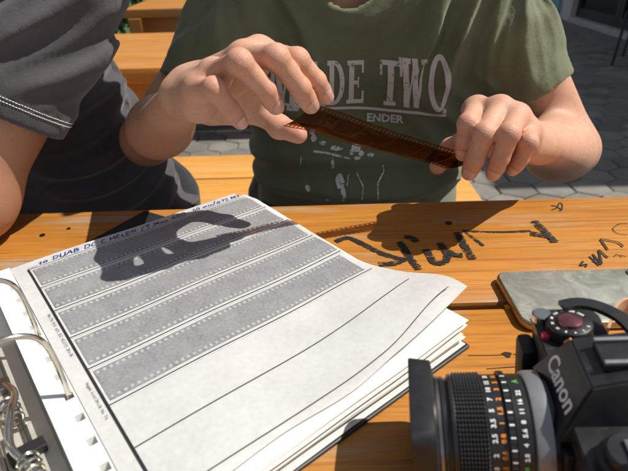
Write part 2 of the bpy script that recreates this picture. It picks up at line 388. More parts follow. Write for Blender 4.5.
# hedge and lawn at the far left
def mat_leaf():
    t = NT('hedge leaf', .5); oi = t.n('NewGeometry'); n = t.noise(t.pos(), 9, 3)
    t.col(t.ramp(n, [(.3, (.012, .05, .012)), (.7, (.04, .11, .022))])); t.b.inputs['Subsurface Weight'].default_value = 0; return t.m
M['leaf'] = mat_leaf(); M['bark'] = plain('bark', (.07, .05, .035), .9)
MB().box((-9, 3.9, -.94), (-1.0, 30, -.742)).build('lawn', plain('short grass', (.035, .09, .02), .9, 0, .4, 60, .6))['kind'] = 'structure'
hedge = thing('hedge', 'dark green leafy hedge behind the far picnic table', 'hedge', (-2.6, 4.6, -.75))
b = MB()
for _ in range(9000):
    x = random.uniform(-5.0, -.35); y = random.uniform(4.2, 5.0); z = random.uniform(-.7, .75+.12*math.sin(x*5)); s = random.uniform(.018, .04)
    if random.random() < .75: y = 4.2+abs(random.gauss(0, .1))
    E = Euler((random.uniform(0, 6.3), random.uniform(0, 6.3), random.uniform(0, 6.3))).to_matrix()
    p = [E @ Vector(q)*s+Vector((x, y, z)) for q in ((-1.3, 0, 0), (-.2, -.6, .1), (1.3, 0, 0), (-.2, .6, .1))]
    b.add([q[:] for q in p], [(0, 1, 2, 3)])
b.build('foliage', M['leaf'], hedge)
b = MB()
for k in range(22):
    x = -4.9+k*.21; b.tube([(x, 4.6, -.75), (x+random.uniform(-.05, .05), 4.6, -.2), (x+random.uniform(-.12, .12), 4.55, .6)], [.02, .015, .006], 6)
b.build('stem', M['bark'], hedge)

# house with dark doorway at the far right
M['plaster'] = plain('pale plaster', (.52, .50, .46), .9, 0, .06, 8); M['bluewall'] = plain('light blue paint', (.20, .36, .44), .7, 0, .08, 5)
M['dark'] = plain('dark glass', (.012, .012, .013), .15); M['darkm'] = plain('dark painted metal', (.03, .03, .032), .4, .3)
M['sill'] = plain('pale stone sill', (.38, .37, .35), .8)
house = thing('house', 'flat-roofed house with dark glazed doorway along the shaded yard', 'house', (5, 6, -.75))
MB().box((3.50, 2.36, -.76), (9, 5.25, 2.95)).build('wall', M['plaster'], house)
MB().box((3.50, 7.32, -.76), (9, 7.62, 2.95)).build('wall', M['plaster'], house)
MB().box((3.46, 7.622, -.76), (9, 10.5, 2.95)).build('wall', M['bluewall'], house)['label'] = 'light blue painted wall beyond the doorway'
MB().box((3.52, 5.252, 1.5), (9, 7.318, 2.95)).build('wall', M['plaster'], house)
MB().box((3.42, 2.30, 2.952), (9.2, 10.6, 3.05)).build('roof', M['darkm'], house)
MB().box((3.47, 5.252, -.76), (3.75, 7.318, -.69), .004).build('door_sill', M['sill'], house)
for y in (5.26, 6.29):
    d = MB().box((3.60, y, -.689), (3.64, y+1.02, 1.495)).build('door', M['dark'], house); fb = MB()
    for p, q in (((y, -.689), (y+.07, 1.495)), ((y+.95, -.689), (y+1.02, 1.495)), ((y+.071, -.689), (y+.949, -.58)), ((y+.071, 1.4), (y+.949, 1.495))): fb.box((3.57, p[0], p[1]), (3.599, q[0], q[1]))
    fb.build('door_frame', M['darkm'], d)
# metal garden chair, one leg in view
ch = thing('garden_chair', 'dark metal garden chair in the shade at the right edge', 'chair', (3.02, 4.72, -.75))
CL = [(2.70, 4.66), (3.04, 4.42), (3.33, 4.78), (2.99, 5.02)]
for k, (x, y) in enumerate(CL): MB().tube([(x, y, -.752), (x+.01, y, -.5), (x+.01, y, -.31 if k < 2 else .15)], .012, 8).build('leg', M['darkm'], ch)
MB().prism([(x*.98+3.02*.02, y*.98+4.72*.02) for x, y in CL], -.315, -.295).build('seat', M['darkm'], ch)
for k in range(5):
    z = -.16+k*.07; MB().prism([(3.335, 4.795), (3.34, 4.807), (3.0, 5.047), (2.995, 5.035)], z, z+.045).build('back_slat', M['darkm'], ch)

# ------------------------------------------------------------------ objects on the table
PO = Vector((-.2723, .4062, 0)); PA = .6654
PU = Vector((math.cos(PA), math.sin(PA), 0)); PV = Vector((math.sin(PA), -math.cos(PA), 0))
def PG(u, v, z): return PO+PU*u+PV*v+Vector((0, 0, z))
def sst(x): x = min(1, max(0, x)); return x*x*(3-2*x)
def ptop(u, v):
    return .0258+.019*sst((u-.13)/.14)*sst((v-.20)/.11)-.004*sst((.02-v)/.04)+.0005*math.sin(u*41+v*23)+.0006*math.sin(v*95-u*30)*sst((u-.1)/.15)
def sheet_mesh(name, us, vs, zf, mat, parent=None, uv=None, side=None):
    v = [PG(u, w_, zf(u, w_)) for w_ in vs for u in us]; n = len(us)
    if side: v = [PG(*side(u, w_), zf(u, w_)) for w_ in vs for u in us]
    f = [(j*n+i, (j+1)*n+i, (j+1)*n+i+1, j*n+i+1) for j in range(len(vs)-1) for i in range(n-1)]
    me = mesh(name, v, f); ly = me.uv_layers.new(name='UVMap')
    for lp in me.loops:
        k = lp.vertex_index; ly.data[lp.index].uv = (us[k % n]-us[0], vs[k//n]-vs[0])
    return link(name, me, mat, parent, True)
def mat_paper(name, c, tl=.25, mott=.05):
    t = NT(name, .75); n = t.noise(t.pos(), 240, 4, .7); n2 = t.noise(t.pos(), 30, 3)
    k = t.math('ADD', t.math('MULTIPLY', n, .5), t.math('MULTIPLY', n2, .5)); c0 = tuple(x*(1-mott*2.6) for x in c)
    t.col(t.ramp(k, [(.35, c0), (.62, c)])); t.bump(t.math('ADD', n2, t.math('MULTIPLY', n, .15)), .25, .003)
    tr = t.n('BsdfTranslucent'); tr.inputs[0].default_value = (*c, 1); mx = t.n('MixShader'); mx.inputs[0].default_value = tl
    t.l(t.b.outputs[0], mx.inputs[1]); t.l(tr.outputs[0], mx.inputs[2]); t.l(mx.outputs[0], t.t.nodes['Material Output'].inputs[0]); return t.m
M['glassine'] = mat_paper('glassine paper', (.67, .67, .66), .2, .06)
M['paper'] = mat_paper('white paper', (.80, .79, .75), .2, .03)
M['stripw'] = mat_paper('white margin', (.82, .82, .80), .1, .02)
def mat_neg():
    t = NT('negatives under glassine', .6); uv = t.n('TexCoord').outputs['UV']; sp = t.n('SeparateXYZ'); t.l(uv, sp.inputs[0]); x, y = sp.outputs[0], sp.outputs[1]
    fx = t.math('FRACT', t.math('DIVIDE', x, .00475)); px = t.math('MULTIPLY', t.math('GREATER_THAN', fx, .28), t.math('LESS_THAN', fx, .74))
    e = t.math('MINIMUM', y, t.math('SUBTRACT', .035, y)); py = t.math('MULTIPLY', t.math('GREATER_THAN', e, .0018), t.math('LESS_THAN', e, .0046)); pf = t.math('MULTIPLY', px, py)
    oi = t.n('ObjectInfo'); off = t.n('VectorMath', operation='ADD'); t.l(t.pos(), off.inputs[0]); t.l(oi.outputs['Location'], off.inputs[1])
    n = t.noise(off.outputs[0], 55, 4, .6, .5); n2 = t.noise(t.pos(), 420, 3, .7)
    fr = t.math('FRACT', t.math('DIVIDE', x, .038)); inf = t.math('MULTIPLY', t.math('GREATER_THAN', fr, .05), t.math('GREATER_THAN', e, .0055))
    c = t.ramp(n, [(.3, (.140, .145, .155)), (.7, (.235, .24, .25))])
    c = t.mix(t.math('MULTIPLY', inf, .30), c, (.25, .252, .258)); c = t.mix(t.ramp(n2, [(.38, 0.), (.70, .60)]), c, (.34, .34, .345))
    c = t.mix(t.math('MULTIPLY', pf, t.math('MULTIPLY_ADD', n2, .9, .10)), c, (.52, .52, .51)); t.col(c); t.bump(t.math('ADD', n, t.math('MULTIPLY', n2, .3)), .2, .002); return t.m
M['neg'] = mat_neg()
M['binder'] = plain('black binder board', (.018, .018, .02), .5, 0, .2, 30)
M['cream'] = plain('cream binder lining', (.80, .77, .68), .7, 0, .05, 20)
M['chrome'] = plain('worn nickel steel', (.66, .62, .54), .15, 1, .1, 60)
M['nickel'] = plain('pale nickel plate', (.60, .57, .50), .42, .45, .1, 60)
M['dsteel'] = plain('dull steel', (.30, .29, .27), .35, 1, .15, 60)

BT = Matrix(((PU.x, -PV.x, 0, PO.x), (PU.y, -PV.y, 0, PO.y), (0, 0, 1, 0), (0, 0, 0, 1)))   # local (u, -v, z)
def pbox(b, u0, u1, v0, v1, z0, z1, bev=0): return b.box((u0, -v1, z0), (u1, -v0, z1), bev, BT)
binder = thing('ring_binder', 'open lever-arch binder with black cover and cream lining holding negative sleeves', 'binder', PG(-.03, .15, 0))
pbox(MB(), -.012, .252, -.018, .3205, .0004, .0034, .0012).build('cover', M['binder'], binder)
pbox(MB(), -.100, -.0125, -.018, .3225, .0004, .0034, .001).build('spine', M['cream'], binder)
pbox(MB(), -.36, -.1005, -.018, .3225, .0006, .0034, .001).build('cover', M['cream'], binder)['label'] = 'cream lined left cover lying open'
pbox(MB(), -.088, -.034, .075, .245, .0035, .0055, .0008).build('lever_mechanism', M['nickel'], binder)
mech = bpy.data.objects['lever_mechanism']
def arch(v):
    P = [(-.0172, .004), (-.0172, .045), (-.0185, .068), (-.023, .080), (-.033, .0865), (-.046, .088), (-.060, .086), (-.069, .078), (-.073, .06), (-.0745, .03), (-.0745, .0055)]
    return [PG(u, v, z) for u, z in smooth_poly(P, 5)]
for v in (.110, .188): MB().tube(arch(v), .0019, 12).build('ring', M['chrome'], binder, True)
# mechanism pieces: pivot bar, lever, springs, brackets
MB().tube([PG(-.066, .085, .012), PG(-.066, .235, .012)], .0028, 10).build('pivot_bar', M['chrome'], mech, True)
MB().tube([PG(-.048, .09, .009), PG(-.048, .23, .009)], .0018, 10).build('pivot_bar', M['dsteel'], mech, True)
MB().tube([PG(u, v, z) for u, v, z in smooth_poly([(-.05, .125, .008), (-.046, .15, .016), (-.052, .175, .022), (-.058, .20, .018), (-.05, .222, .010)], 5)], .0026, 10).build('lever', M['chrome'], mech, True)
MB().tube([PG(u, v, z) for u, v, z in smooth_poly([(-.08, .12, .008), (-.072, .15, .024), (-.075, .20, .030), (-.085, .26, .026), (-.10, .33, .02)], 5)], .0032, 10).build('lever', M['chrome'], mech, True)
for v0 in (.155, .212):
    pts = [PG(-.052+.0062*math.cos(a), v0+.0009*a, .0135+.0062*math.sin(a)) for a in np.linspace(0, 2*math.pi*4, 64)]
    MB().tube(pts, .0011, 6).build('spring', M['chrome'], mech, True)
for v0 in (.098, .142, .180, .226):
    b = MB(); pbox(b, -.079, -.076, v0, v0+.012, .0056, .022, .0006); pbox(b, -.0758, -.060, v0, v0+.012, .0185, .0208, .0005); b.build('bracket', M['nickel'], mech)
pbox(MB(), -.062, -.040, .196, .206, .0056, .012, .001).build('bracket', M['binder'], mech)
pbox(MB(), -.060, -.046, .120, .134, .0056, .011, .001).build('cam_block', M['dsteel'], mech)

# stacked sleeve pages below the top one
NS = 20
for k in range(NS):
    du, dv = random.uniform(-.012, .003), random.uniform(-.004, .009); rr = random.uniform(-.012, .012)
    z0 = .0042+k*(.0196/NS); us = np.linspace(-.0128, .249+du*1.1, 14); vs = np.linspace(-.015+dv*.3, .311+dv, 14); ph = random.uniform(0, 6)
    def zf(u, v, z0=z0, ph=ph, k=k): return z0+(.006*k/NS)*sst((u-.15)/.12)*sst((v-.22)/.1)+.0004*math.sin(u*50+ph)*math.sin(v*40+ph)-(.004*k/NS)*sst((.02-v)/.04)
    o = sheet_mesh('sleeve_page', list(us), list(vs), zf, M['paper'], None, None, lambda u, v, r=rr: (u, v+r*(u+.02)))
    tag(o, 'lowest white sleeve page lying on the black binder cover' if k == 0 else 'white sleeve page directly under the top page, its corner showing' if k == NS-1 else 'white sleeve page within the ragged stack between the lowest page and the uppermost ones', 'page', 'sleeve pages stacked in the binder')
# top page
page = thing('negative_sleeve_page', 'top glassine page with five strips of negatives and blue handwriting', 'page', PG(.12, .15, .0258))
us = list(np.linspace(-.0127, .2455, 40)); vs = list(np.linspace(-.0195, .3085, 44))
sheet_mesh('sleeve_sheet', us, vs, ptop, M['glassine'], page, None, lambda u, v: (u+.022*sst((u-.17)/.075)*sst((v-.185)/.11)-.006*sst((u-.22)/.025)*sst((.012-v)/.025)+.0012*math.sin(v*70)*sst((u-.235)/.01), v-.010*sst((u-.18)/.07)*sst((v-.2)/.1)+.0015*math.sin(u*60)*sst((v-.3)/.01)))
# punched margin with real square holes
b = MB(); us_, ve = (-.0325, -.0100), [-.012, .012]
hol = [.0135+.0245*k for k in range(12)]; hol = [.1885+.0235*k for k in range(-7, 6)]
def hz(v): return .0252
cuts = [-.015]+[x for h in hol for x in (h-.0033, h+.0033)]+[.318]
for i in range(len(cuts)-1):
    v0, v1 = cuts[i], cuts[i+1]
    if i % 2 == 0: pbox(b, -.0325, -.0132, v0, v1, .0046, .0252)
    else: pbox(b, -.0325, -.0203, v0+.00001, v1-.00001, .0046, .02519); pbox(b, -.0145, -.0132, v0+.00001, v1-.00001, .0046, .02519)
b.build('punched_margin', M['stripw'], page)
for k in range(5):
    vs2 = [k*.043+.0042+.035*i/6 for i in range(7)]
    sheet_mesh('film_strip', list(np.linspace(.0030, .2415+random.uniform(-.003, .002), 60)), vs2, lambda u, v: ptop(u, v)+.0004, M['neg'], page)
def ribbon(name, pts, wd, mat, parent, dz=.0007):
    v, f = strokes(pts, wd); return link(name, mesh(name, [PG(u, w_, ptop(u, w_)+dz) for u, w_ in v], f), mat, parent)
for k in range(8):
    e = .2435+(.006 if k == 6 else .012 if k == 7 else 0)
    ribbon('printed_line', [(u, k*.043-(.0105*sst((u-.17)/.085) if k == 7 else .004*sst((u-.17)/.085) if k == 6 else 0)) for u in np.linspace(0, e, 40)], .00075, M['ink'], page)
    if k and k < 6: ribbon('weld_seam', [(u, k*.043+.0016) for u in np.linspace(.001, .243, 30)], .0007, M['stripw'], page)
ribbon('printed_line', [(0, v) for v in np.linspace(-.0008, .31, 40)], .0018, M['ink'], page)
def page_text(name, s, size, u0, v0, mat, shear=0, along='u', bold=0, wob=0):
    v, f = text_mesh(s, size, shear, 1.0, 2, bold); P = []
    for x, y, z in v:
        q = (u0+x, v0-y-wob*math.sin(x*160)) if along == 'u' else (u0+y, v0+x)
        P.append(PG(*q, ptop(*q)+.0009))
    return link(name, mesh(name, P, f), mat, page)
# handwriting in loose pen strokes (unit boxes: polylines per letter)
GL = {'t': (.45, [[(.2, .75), (.22, .1), (.3, 0), (.4, .06)], [(.02, .52), (.42, .56)]]), 'o': (.5, [[(.25, .42), (.08, .3), (.1, .05), (.3, .0), (.42, .2), (.36, .4), (.2, .42)]]),
      'D': (.7, [[(.12, .9), (.1, 0)], [(.0, .92), (.4, .85), (.6, .5), (.45, .1), (.05, .0)]]), 'U': (.65, [[(.05, .9), (.06, .25), (.25, .0), (.48, .2), (.52, .9)], [(.52, .5), (.56, .02)]]),
      'A': (.65, [[(0, 0), (.28, .95), (.55, 0)], [(.1, .36), (.48, .38)]]), 'B': (.62, [[(.08, .92), (.06, 0)], [(.0, .9), (.38, .85), (.4, .58), (.1, .5), (.48, .4), (.46, .08), (.02, .0)]]),
      'C': (.6, [[(.5, .78), (.3, .92), (.08, .6), (.1, .2), (.3, .0), (.52, .12)]]), 'H': (.66, [[(.06, .92), (.08, 0)], [(.5, .95), (.5, 0)], [(.02, .45), (.55, .5)]]),
      'E': (.55, [[(.46, .88), (.08, .9), (.06, .0), (.48, .04)], [(.05, .48), (.4, .5)]]), 'L': (.5, [[(.1, .92), (.06, .03), (.46, .02)]]), 'N': (.66, [[(.04, 0), (.08, .92), (.46, .04), (.52, .95)]]),
      '/': (.5, [[(.0, -.15), (.42, 1.05)]]), 'T': (.62, [[(.0, .9), (.58, .92)], [(.3, .92), (.26, 0)]]), '.': (.25, [[(.08, .02), (.14, .06)]]), 'M': (.8, [[(.02, 0), (.1, .92), (.34, .3), (.58, .95), (.66, 0)]]),
      'a': (.5, [[(.38, .38), (.12, .4), (.06, .08), (.28, .04), (.38, .38), (.44, .0)]]), 'x': (.48, [[(.02, .42), (.4, .0)], [(.4, .44), (.02, .0)]]), '4': (.56, [[(.3, .92), (.02, .34), (.48, .36)], [(.36, .62), (.34, 0)]]),
      '0': (.54, [[(.25, .92), (.04, .6), (.1, .08), (.32, .02), (.45, .45), (.38, .86), (.2, .92)]]), '3': (.52, [[(.04, .85), (.36, .88), (.2, .52), (.44, .3), (.3, .02), (.02, .08)]]),
      'm': (.7, [[(.04, .42), (.06, 0)], [(.06, .3), (.2, .44), (.28, .0)], [(.28, .3), (.46, .44), (.54, 0)]]), 'i': (.24, [[(.1, .42), (.1, 0)], [(.1, .62), (.13, .66)]]), 'n': (.5, [[(.04, .42), (.06, 0)], [(.06, .3), (.26, .44), (.36, .0)]]),
      '7': (.5, [[(.02, .88), (.46, .9), (.14, 0)], [(.08, .46), (.38, .48)]]), '2': (.52, [[(.04, .72), (.24, .92), (.42, .7), (.02, .02), (.46, .04)]])}
def handwrite(s, size, u0, v0, wd, mat):
    x = 0; V = []; F = []; k = 0
    for ch_ in s:
        if ch_ == ' ': x += .42; continue
        wch, pl_ = GL[ch_]; jy = random.uniform(-.08, .08); js = random.uniform(.85, 1.12)
        for p in pl_:
            q = [((x+a*js+.28*b*js+random.uniform(-.025, .025))*size, (b*js+jy+random.uniform(-.03, .03))*size) for a, b in p]
            q = smooth_poly(q, 4) if len(q) > 2 else q; v, f = strokes(q, [wd*random.uniform(.75, 1.3) for _ in q]); n = len(V); k += 1
            V += [PG(u0+a, v0-b, ptop(u0+a, v0-b)+.0008+.00001*(k % 7)) for a, b in v]; F += [tuple(i+n for i in t_) for t_ in f]
        x += wch*js*1.02+random.uniform(.02, .09)
    o = link('handwriting', mesh('handwriting', V, F), mat, page); o['kind'] = 'stuff'; return o
handwrite('to DUAB DC C.HELEN /T.Max 400', .0094, .010, -.0042, .00105, M['blue']); handwrite('30 min/0.72 MT', .0084, .176, -.0050, .00100, M['blue'])
page_text('printed_note', 'No. 7/6  P.I.V.  6.F.I.  E.C. 4.5.3.7.5  24 x 36', .0036, -.0050, .088, M['ink'], 0, 'v', 0)
page_text('printed_note', 'Negativ  6 x 6 / 24 x 36  No.  7 6', .0030, -.0050, .185, M['ink'], 0, 'v')
page_text('printed_note', 'Negativ', .003, .000, -.0022, M['ink'], 0, 'u')
# black folder corner behind the pages
fold = MB(); T = Matrix.Translation((-.2088, .5652, 0)) @ Matrix.Rotation(R(-31), 4, 'Z'); fold.box((0, -.10, .0005), (.06, 0, .0040), .001, T)
tag(fold.build('folder', M['binder']), 'black card corner poking out behind the handwritten page edge', 'folder')

# ------------------------------------------------------------------ strip of film held in both hands
FU = [(.0015, .452, .1626), (.0188, .4603, .1556), (.0371, .473, .1449), (.0731, .488, .1265), (.1116, .5011, .109), (.1527, .5132, .0918), (.1809, .5143, .0827)]
FW = [(-.0163, .4667, .1360), (-.0017, .4737, .1303), (.0167, .4861, .1194), (.0549, .5030, .1004), (.0949, .5195, .0841), (.1392, .5337, .0665), (.1707, .5302, .0530)]
FU = [np.array(p) for p in FU]; FW = [np.array(p) for p in FW]
FU = [FU[0]*2.6-FU[1]*1.6]+FU; FW = [FW[0]*2.6-FW[1]*1.6]+FW
fu = np.array(smooth_poly(FU, 12)); fl = np.array(smooth_poly(FW, 12)); arc = np.concatenate([[0], np.cumsum(np.linalg.norm(np.diff(fu, axis=0), axis=1))])
S0 = float(np.interp(FU[1][0], fu[:, 0], arc))
def film_pt(s, t):
    s = s+S0-.015*t/.035+.001
    a = np.array([np.interp(s, arc, fu[:, k]) for k in range(3)]); c = np.array([np.interp(s, arc, fl[:, k]) for k in range(3)])
    n = np.array((.1, -.7, -.55)); return a+(c-a)*t/.035+n*.0034*math.sin(math.pi*t/.035)
b = MB(); NP = int((arc[-1]-S0)/.00475); rows = [0, .0019, .0047, .0120, .0175, .0230, .0303, .0331, .035]; uvs = []
for k in range(NP):
    s0, s1, s2 = k*.00475, k*.00475+.00275, (k+1)*.00475
    for a, c, hole in ((s0, s1, False), (s1, s2, True)):
        for j in range(8):
            if hole and j in (1, 6): continue
            q = [(a, rows[j]), (c, rows[j]), (c, rows[j+1]), (a, rows[j+1])]; b.add([film_pt(*p) for p in q], [(0, 1, 2, 3)]); uvs += q
me = mesh('film_strip', b.v, b.f); ly = me.uv_layers.new(name='UVMap')
for lp in me.loops: ly.data[lp.index].uv = uvs[lp.vertex_index]
bm = bmesh.new(); bm.from_mesh(me); bmesh.ops.remove_doubles(bm, verts=bm.verts[:], dist=1e-5); bm.to_mesh(me); bm.free()
def mat_film():
    t = NT('brown translucent film', .09); uv = t.n('TexCoord').outputs['UV']; sp = t.n('SeparateXYZ'); t.l(uv, sp.inputs[0]); x, y = sp.outputs[0], sp.outputs[1]
    e = t.math('MINIMUM', y, t.math('SUBTRACT', .035, y)); fr = t.math('FRACT', t.math('DIVIDE', t.math('ADD', x, .006), .038))
    inf = t.math('MULTIPLY', t.math('GREATER_THAN', fr, .05), t.math('GREATER_THAN', e, .0055)); n = t.noise(t.pos(), 70, 3, .6, .8)
    tr = t.n('BsdfTransparent'); c = t.mix(inf, (.40, .17, .075), t.ramp(n, [(.35, (.035, .014, .008)), (.48, (.12, .045, .02)), (.68, (.32, .12, .05))])); t.l(c, tr.inputs[0])
    t.col(t.mix(inf, (.07, .022, .007), (.03, .010, .004))); mx = t.n('MixShader'); mx.inputs[0].default_value = .38; t.b.inputs['Specular IOR Level'].default_value = .7
    tl = t.n('BsdfTranslucent'); tl.inputs[0].default_value = (.085, .02, .005, 1); m2 = t.n('MixShader'); m2.inputs[0].default_value = .4
    t.l(t.b.outputs[0], m2.inputs[1]); t.l(tl.outputs[0], m2.inputs[2])
    t.l(tr.outputs[0], mx.inputs[1]); t.l(m2.outputs[0], mx.inputs[2]); t.l(mx.outputs[0], t.t.nodes['Material Output'].inputs[0]); return t.m
tag(link('film_strip', me, mat_film(), None, True), 'brown translucent strip of film stretched between two hands', 'film strip')

# ------------------------------------------------------------------ phone
def rrect(x0, y0, x1, y1, r, n=8):
    out = []
    for cx, cy, a0 in ((x1-r, y1-r, 0), (x0+r, y1-r, 90), (x0+r, y0+r, 180), (x1-r, y0+r, 270)):
        out += [(cx+r*math.cos(R(a0+90*k/n)), cy+r*math.sin(R(a0+90*k/n))) for k in range(n+1)]
    return out
def loft(b, loops, cap=True):
    n = len(loops[0]); v = [p for l in loops for p in l]; f = []
    for i in range(len(loops)-1):
        for k in range(n): f.append((i*n+k, i*n+(k+1) % n, (i+1)*n+(k+1) % n, (i+1)*n+k))
    if cap: f += [tuple(range(n))[::-1], tuple((len(loops)-1)*n+k for k in range(n))]
    return b.add(v, f)
def mat_phone():
    t = NT('scratched glass back', .14); n = t.noise(t.pos(), 38, 5, .6, 1.2); n2 = t.noise(t.pos(), 160, 4, .6)
    c = t.ramp(n, [(.3, (.17, .18, .155)), (.5, (.26, .265, .23)), (.7, (.38, .38, .33))])
    v = t.n('TexVoronoi', feature='DISTANCE_TO_EDGE'); v.inputs['Scale'].default_value = 75; wp = t.n('VectorMath', operation='ADD')
    q = t.n('TexNoise'); q.inputs['Scale'].default_value = 60; t.l(t.pos(), q.inputs['Vector']); sc = t.n('VectorMath', operation='SCALE'); t.l(q.outputs['Color'], sc.inputs[0]); sc.inputs['Scale'].default_value = .022
    t.l(t.pos((1, .45, 1)), wp.inputs[0]); t.l(sc.outputs[0], wp.inputs[1]); t.l(wp.outputs[0], v.inputs['Vector'])
    cr = t.math('MULTIPLY', t.ramp(v.outputs['Distance'], [(.0, .8), (.018, 0.)]), t.ramp(n2, [(.48, 0.), (.64, .6)]))
    sv = t.n('TexNoise'); sv.inputs['Scale'].default_value = 1; sv.inputs['Detail'].default_value = 2; sv.inputs['Distortion'].default_value = .6
    mp = t.n('Mapping'); mp.inputs['Scale'].default_value = (40, 900, 40); mp.inputs['Rotation'].default_value = (0, 0, .5); g = t.n('NewGeometry'); t.l(g.outputs['Position'], mp.inputs[0]); t.l(mp.outputs[0], sv.inputs['Vector'])
    cr = t.math('MAXIMUM', cr, t.ramp(sv.outputs['Fac'], [(.70, 0.), (.76, .5)])); c = t.mix(cr, c, (.62, .64, .56)); t.col(c)
    t.rgh(t.math('MULTIPLY_ADD', n2, .22, .05)); t.bump(cr, .3, .0004); return t.m
phone = thing('phone', 'smartphone lying face down with scratched grey-green glass back and bronze frame', 'phone', (.248, .366, 0))
M['bronze'] = plain('bronze phone frame', (.40, .29, .17), .32, .9, .12, 90)
x0, y0, x1, y1 = .1722, .3262, .327, .4045; LO = []
for z, ins in ((.0006, .0016), (.0012, .0006), (.0028, 0), (.0070, 0), (.0084, .0007), (.0088, .0016)):
    LO.append([(x, y, z) for x, y in rrect(x0+ins, y0+ins, x1-ins, y1-ins, .0115-ins)])
loft(MB(), LO).build('frame', M['bronze'], phone, True)
loft(MB(), [[(x, y, z) for x, y in rrect(x0+i, y0+i, x1-i, y1-i, .0115-i)] for z, i in ((.0070, .0021), (.0091, .0018), (.0096, .0024))]).build('glass_back', mat_phone(), phone, True)
M['lensglass'] = plain('coated lens glass', (.012, .012, .02), .06)
for cx, cy in ((.3005, .3935), (.3005, .376)):
    rg = MB().lathe([(.0095, .0062), (.0112, .0062), (.0114, .0056), (.0109, .0046), (.0109, .0001)], Matrix.Translation((cx, cy, 0)) @ Matrix.Rotation(R(-90), 4, 'Y'), 28).build('camera_ring', M['dsteel'], phone, True)
    MB().lathe([(.01092, .0045), (.0112, .003), (.0113, .0001)], Matrix.Translation((cx, cy, 0)) @ Matrix.Rotation(R(-90), 4, 'Y'), 24).build('lens', M['lensglass'], rg, True)
for k in range(2): MB().box((.215+k*.02, .4044, .0036), (.228+k*.02, .4051, .0056), .0003).build('button', M['bronze'], phone)

# ------------------------------------------------------------------ film camera
CT = Matrix.Translation((.1380, .1955, .0005)) @ Matrix.Rotation(R(-8.5), 4, 'Z') @ Matrix.Rotation(R(-8), 4, 'Y'); AZ = .0418; DZ = .0064; LS = .90
def mat_black(name, c, rough, bump=0, sc=500, spec=.5):
    t = NT(name, rough); t.b.inputs['Specular IOR Level'].default_value = spec; n = t.noise(t.coord(), sc, 3); n2 = t.noise(t.coord(), 90, 4)
    n3 = t.noise(t.coord(), 1500, 2, .6); n4 = t.noise(t.coord('Object', (60, 900, 300)), 1, 3, .6)
    cc = t.ramp(n2, [(.3, tuple(x*.8 for x in c)), (.75, tuple(x*1.25 for x in c))]); cc = t.mix(t.ramp(n3, [(.68, 0.), (.76, .35)]), cc, (.22, .20, .17)); cc = t.mix(t.ramp(n4, [(.68, 0.), (.74, .3)]), cc, (.20, .18, .15)); t.col(cc); t.rgh(t.math('MULTIPLY_ADD', n2, .22, rough-.1))
    if bump: t.bump(n, bump, .0006)
    return t.m
M['cblack'] = mat_black('black camera enamel', (.016, .016, .018), .34); M['leather'] = mat_black('black leatherette', (.017, .017, .018), .6, .8, 900)
M['rubber'] = mat_black('black rubber grip', (.014, .014, .015), .55); M['hoodm'] = mat_black('matt black hood', (.016, .017, .020), .48)
M['silver'] = plain('satin silver ring', (.26, .265, .275), .42, .5, .06, 200); M['white'] = plain('white engraving', (.78, .78, .76), .6)
M['orange'] = plain('orange engraving', (.85, .27, .02), .6); M['green'] = plain('green engraving', (.10, .42, .08), .6)
M['brass'] = plain('worn brass edge', (.42, .20, .07), .4, .8)
M['plum'] = plain('plum metal top', (.22, .085, .10), .16, .75, .2, 120); M['red'] = plain('red lamp glass', (.55, .02, .06), .2)  # dial cap: glossy metal with a plum tint all over
camera = thing('film_camera', 'black film camera standing on the table with its lens pointing left', 'camera', (CT @ Vector((.02, 0, 0)))[:])
def cbox(a, c, bev=.001): return MB().box(a, c, bev, CT)
def zlathe(x, y, prof, n=40): return MB().lathe([(a+(DZ if a > .06 else 0), r) for a, r in prof], CT @ Matrix.Translation((x, y, 0)) @ Matrix.Rotation(R(-90), 4, 'Y'), n)
b = MB(); pl = rrect(.004, -.070, .043, .070, .0085)
loft(b, [[(CT @ Vector((x, y, z)))[:] for x, y in pl] for z in (.0125, .0600+DZ)]); body = b.build('body', M['leather'], camera, True)
for z0, z1, nm in ((.0008, .0124, 'base_plate'), (.0601+DZ, .0668+DZ, 'top_plate')):
    b = MB(); q = rrect(.0035, -.0705, .0435, .0705, .009); i = rrect(.0045, -.0695, .0425, .0695, .008)
    loft(b, [[(CT @ Vector((x, y, z)))[:] for x, y in p] for z, p in ((z0, i), (z0+.0008, q), (z1-.001, q), (z1, i))]); b.build(nm, M['cblack'], camera, True)
cbox((-.001, -.033, .006), (.0045, .033, .0598), .0015).build('mount_block', M['cblack'], camera)
cbox((-.006, .046, .012), (.0045, .066, .058), .0035).build('hand_grip', M['rubber'], camera, True)
# prism housing with the logo face
PV8 = [(-.0045, -.0275, .0640), (-.0045, .0275, .0640), (.0435, .0265, .0640), (.0435, -.0265, .0640), (.0125, -.0185, .0940), (.0125, .0185, .0940), (.0410, .0170, .0990), (.0410, -.0170, .0990)]
me = mesh('prism_housing', [CT @ Vector(p) for p in PV8], [(3, 2, 1, 0), (4, 5, 6, 7), (0, 1, 5, 4), (1, 2, 6, 5), (2, 3, 7, 6), (3, 0, 4, 7)])
bm = bmesh.new(); bm.from_mesh(me); bmesh.ops.recalc_face_normals(bm, faces=bm.faces[:]); bmesh.ops.bevel(bm, geom=bm.edges[:], offset=.0012, segments=2, affect='EDGES'); bm.to_mesh(me); bm.free()
prism = link('prism_housing', me, M['cblack'], camera)
fc = [Vector(PV8[k]) for k in (0, 1, 5, 4)]; fo = sum(fc, Vector())/4; fr_ = Vector((0, -1, 0)); fup = ((fc[2]+fc[3])/2-(fc[0]+fc[1])/2).normalized(); fnm = fr_.cross(fup)
v, f = text_mesh('Canon', .0140, 0, 1.0, 4, .0003); xs = [p[0] for p in v]; cx = (min(xs)+max(xs))/2
